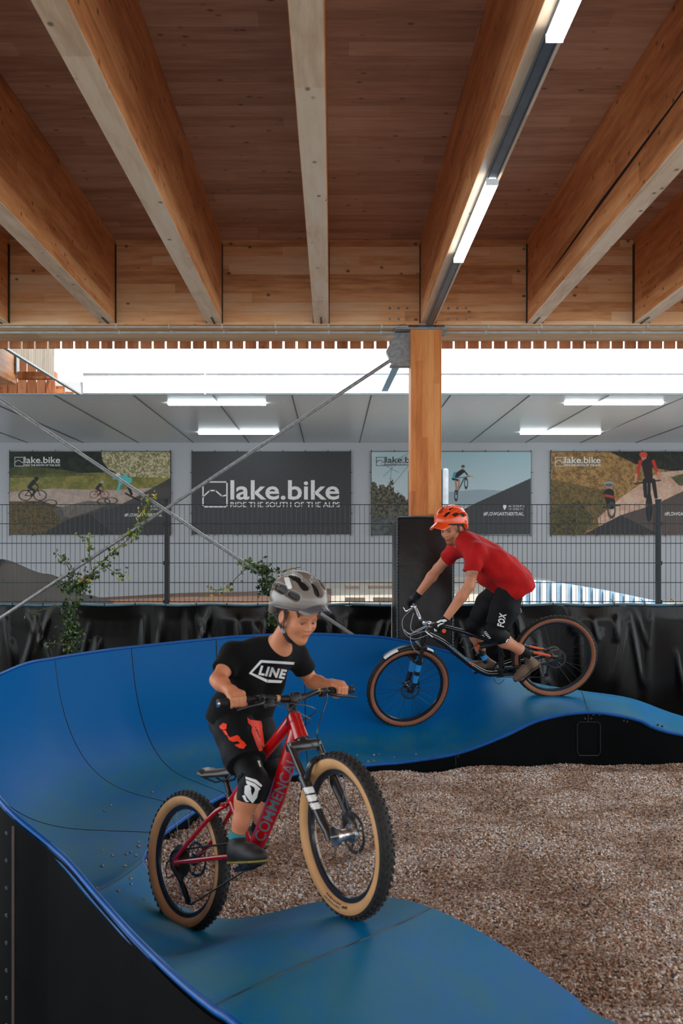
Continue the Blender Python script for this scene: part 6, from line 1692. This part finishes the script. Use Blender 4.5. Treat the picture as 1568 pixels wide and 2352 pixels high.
# ----------------------------------------------------------------- the adult
at = lambda x, y, lat=0: AB.W(AB.at(x, y, lat))
ux, vx, wx = AB.u.copy(), AB.v.copy(), AB.w.copy(); AG = ADULT_GRIP
E_ = P(1024,1221,8.20); BH = basis(V(-.64,-.72,-.32)); hs = 1.06; HC = E_-BH[0]*.084*hs+BH[2]*.004
nek, upc, che, mid, wai, pel = at(1068,1243), at(1088,1262), at(1108,1272), at(1134,1290), at(1162,1312), at(1180,1338)
shL, shR = at(1092,1266,.175), at(1046,1262,-.17)
elL, elR = at(1078,1345,.27), at(1006,1305,-.30)
gL, gR = AG(1), AG(-1); axL = (AG(1, .03)-gL).normalized(); axR = (AG(-1, .03)-gR).normalized()
wrL = gL+(elL-gL).normalized()*.075; wrR = gR+(elR-gR).normalized()*.075
hiL, hiR, knL, knR = at(1176,1342,.09), at(1160,1340,-.09), at(1134,1452,.17), at(1088,1436,-.15)
anL, anR = at(1208,1502,.145), at(1106,1504,-.14)
allp = [HC, pel, shR, shL, elR, elL, gR, gL, anR, anL, knR, knL]
lo = [min(p[i] for p in allp)-.17 for i in range(3)]; hi = [max(p[i] for p in allp)+.17 for i in range(3)]; lo[2] = min(anR.z, anL.z)-.04
Fd = Field(lo, hi, .0046)
g = head_field(Fd, HC, BH, hs)
nb = nek; Fd.cone(g(-.030,0,-.055), nb, .054, .060, .02)
for q in (-1, 1):
    o = vx*q*.075; Fd.cone(upc+o, mid+o, .095, .095, .04); Fd.cone(mid+o, wai+o*.9, .095, .090, .04); Fd.cone(wai+o*.9, pel+o, .092, .10, .04)
Fd.chain([nb, shL], [.062,.058], .05); Fd.chain([nb, shR], [.062,.058], .05)
for s_, e_, w_ in ((shL, elL, wrL), (shR, elR, wrR)):
    Fd.chain([s_, s_.lerp(e_, .5), e_, e_.lerp(w_, .32), w_], [.060,.050,.042,.045,.029], .02)
for h_, k_, a_ in ((hiL, knL, anL), (hiR, knR, anR)):
    Fd.chain([h_, h_.lerp(k_, .5), k_], [.088,.078,.058], .03); sdir = (a_-k_).normalized(); bkv = V(0,0,-1)-sdir*sdir.dot(V(0,0,-1)); Fd.chain([k_, k_.lerp(a_, .35)+bkv*.014, k_.lerp(a_, .78), a_], [.054,.056,.040,.034], .03)
adult = Fd.build('person', SK_A, None, 2)
tat_c = np.array(shL.lerp(elL, .66))
def am(co):
    out = face_marks(co, HC, BH, hs, (.80,.50,.46), beard=.9); d = co-tat_c; r_ = np.linalg.norm(d, axis=1)
    ph = np.sin(co[:,0]*170+2*np.sin(co[:,2]*90))+np.sin(co[:,2]*150+1.6*np.sin(co[:,0]*120)); m = (r_ < .055)*np.clip(1-r_/.06, 0, 1)**.4*(.45+.55*(np.abs(ph) < .55)); return out*(1-.8*m[:, None])
add_marks(adult, am)
tag(adult, 'adult in orange helmet, red t-shirt and black shorts crouched over the black bike', 'person')
eyes(adult, g, BH, hs, (-.1,-.3))
hm = MB(); r_ = random.Random(9)
for q in (-1, 1):
    for i in range(40): x = r_.uniform(-.06,.025); a = g(x, q*.078, .03); b = g(x+r_.gauss(0,.004), q*.0785, -.008-r_.uniform(0,.024)); hm.tube([a, b], [.0035,.0012], 5)
hm.build('hair', mat('dark_blond_hair', lin(112,84,60), .6, bump=.8, bscale=220), adult, auto=60)
# jersey
Fs = Field(lo, hi, .005)
for q in (-1, 1):
    o = vx*q*.078; Fs.cone(upc+o, mid+o*1.05, .108, .118, .04); Fs.cone(mid+o*1.05, wai+o*1.05, .118, .122, .04); Fs.cone(wai+o*1.05, pel+o*1.15, .126, .146, .04)
Fs.cone(mid+wx*.0, pel+V(.035,0,.01), .12, .125, .05)
Fs.cone(che-V(0,0,.02), at(1122,1318), .10, .10, .05); Fs.cone(at(1122,1318), at(1152,1345), .10, .09, .05)
Fs.chain([nb, shL], [.070,.075], .05); Fs.chain([nb, shR], [.070,.075], .05)
for s_, e_, f_ in ((shL, elL, .60), (shR, elR, .50)):
    Fs.cone(s_, s_.lerp(e_, f_+.06), .076, .070, .03); Fs.cut(s_.lerp(e_, f_), tuple(e_-s_), .125)
Fs.cut(at(1192,1350), tuple((at(1200,1372)-at(1170,1310))), .42); Fs.ripple(.008, 26, 3); Fs.ripple(.004, 55, 8)
neckd = (HC-nb).normalized(); Fs.cone(nb-neckd*.05, nb-neckd*.004, .080, .074, .04)
tee = Fs.build('t_shirt', TEE_R, adult, 2)
# shorts
Fs = Field(lo, hi, .005)
for q, h_, k_, rr_, f_ in ((1, hiL, knL, .108, .86), (-1, hiR, knR, .108, .86)):
    Fs.cone(pel+vx*q*.06+wx*.03, h_, .108, .110, .04); Fs.chain([h_, h_.lerp(k_, .5)-ux*.012, h_.lerp(k_, f_+.1)], [.112,.118,.088], .03)
    Fs.cut(h_.lerp(k_, f_), tuple(k_-h_), .13)
Fs.cut(pel+wx*.07, tuple(wx), .35); Fs.ripple(.006, 28, 6)
sho = Fs.build('shorts', SHO, adult, 2)
trs = bvh(sho)
pix_text('FOX', (1157,1441), (1163,1411), 16, (-16,-4), trs, sho, WHD, D=8.2, name='shorts_lettering', bold=.04)
for q, h_, k_, a_ in ((1, hiL, knL, anL), (-1, hiR, knR, anR)):
    Fk = Field([min(h_[i], k_[i], a_[i])-.1 for i in range(3)], [max(h_[i], k_[i], a_[i])+.1 for i in range(3)], .004)
    Fk.chain([h_.lerp(k_, .8), k_, k_.lerp(a_, .5)], [.072,.072,.064], .02); Fk.ell(k_+ux*.012+V(0,0,-.01), (.062,.06,.066), None, .03)
    Fk.cut(k_.lerp(a_, .34), tuple(a_-k_), .11); Fk.cut(h_.lerp(k_, .8), tuple(h_-k_), .11); kp = Fk.build('knee_pad', PADK, adult, 2)
    if q > 0:
        tr = bvh(kp); m = MB()
        for i in range(5): pix_poly([(1108+i*3.2,1452+i*3.4),(1116+i*2.6,1450+i*3.4),(1117+i*2.6,1452+i*3.4),(1110+i*3.2,1454+i*3.4)], tr, m, D=8.2)
        pix_poly([(1161,1474),(1165,1468),(1172,1468),(1169,1476),(1162,1477)], tr, m, D=8.2)
        m.build('pad_print', WHD, kp, fixn=False)
# gloves
for nm, gg, ax_, w_ in (('left', gL, axL, wrL), ('right', gR, axR, wrR)):
    Fg = Field([min(gg[i], w_[i])-.10 for i in range(3)], [max(gg[i], w_[i])+.10 for i in range(3)], .003); grip_hand(Fg, gg, ax_, w_, 1.12)
    el = elL if nm == 'left' else elR; Fg.cone(w_, w_+(el-w_).normalized()*.05, .034, .036, .01); Fg.cut(w_+(el-w_).normalized()*.025, tuple(el-w_), .06)
    go_ = Fg.build('glove', GLV, adult, 2); tr = bvh(go_); m = MB()
    if nm == 'left':
        for pq in ([(1001,1429),(1010,1424),(1022,1422),(1027,1426),(1018,1430),(1014,1427),(1006,1431)], [(1004,1436),(1012,1431),(1020,1432),(1010,1436),(1005,1441)], [(996,1427),(1002,1424),(1001,1430),(996,1431)], [(983,1437),(992,1433),(990,1440),(984,1439)], [(996,1443),(1002,1447),(1003,1450),(997,1450)]): pix_poly(pq, tr, m, D=8.0, maxlen=.008)
    else:
        for pq in ([(952,1348),(960,1341),(964,1343),(963,1349),(955,1351)], [(950,1352),(957,1352),(956,1356),(950,1355)]): pix_poly(pq, tr, m, D=8.6, maxlen=.008)
    if m.v: m.build('glove_print', WHD, go_, fixn=False)
# shoes: balls of the feet on the pedals
pL, pR = AB.W(APL), AB.W(APR)
tl = (at(1188,1556,.15)-at(1236,1524,.15)).normalized(); upv = vx.cross(tl).normalized(); upv = upv if upv.z > 0 else -upv
shoe(adult, pL-tl*.165+upv*.030, pL+tl*.085+upv*.030, upv, 1.0, SHOE_T, SOLE_G, anL-V(0,0,.01))
tl = (at(1066,1531,-.15)-at(1112,1542,-.15)).normalized(); upv = vx.cross(tl).normalized(); upv = upv if upv.z > 0 else -upv
shoe(adult, pR-tl*.165+upv*.030, pR+tl*.085+upv*.030, upv, 1.0, SHOE_T, SOLE_G, anR-V(0,0,.01))
for a_, k_ in ((anL, knL), (anR, knR)):
    d = (k_-a_).normalized(); so_ = MB(); so_.tube([a_-d*.03, a_+d*.02, a_+d*.055], [.041,.040,.044], 18); so_.build('sock', SHO, adult, auto=50)
BK = basis(V(-.74,-.62,-.14)); hc = g(-.006,0,.060); ORH = mat('orange_helmet_shell', lin(242,78,14), .3, coat=.4, var=.05)
vents = [(.075,.0,.085,.024,0,.012), (.075,.048,.060,.026,.15,.011), (.02,.040,.096,.022,.1,.0105), (.025,.083,.048,.022,.1,.0105), (-.045,.045,.090,.022,-.1,.011), (-.035,.088,.035,.022,-.05,.011), (-.095,.05,.045,.018,-.1,.011)]
hel, gh = helmet(adult, hc, BK, 1.16, ORH, STRAP, vents, (.100,.198,.088,.004,-.040), None)
straps(hel, g, gh, HC, hs)
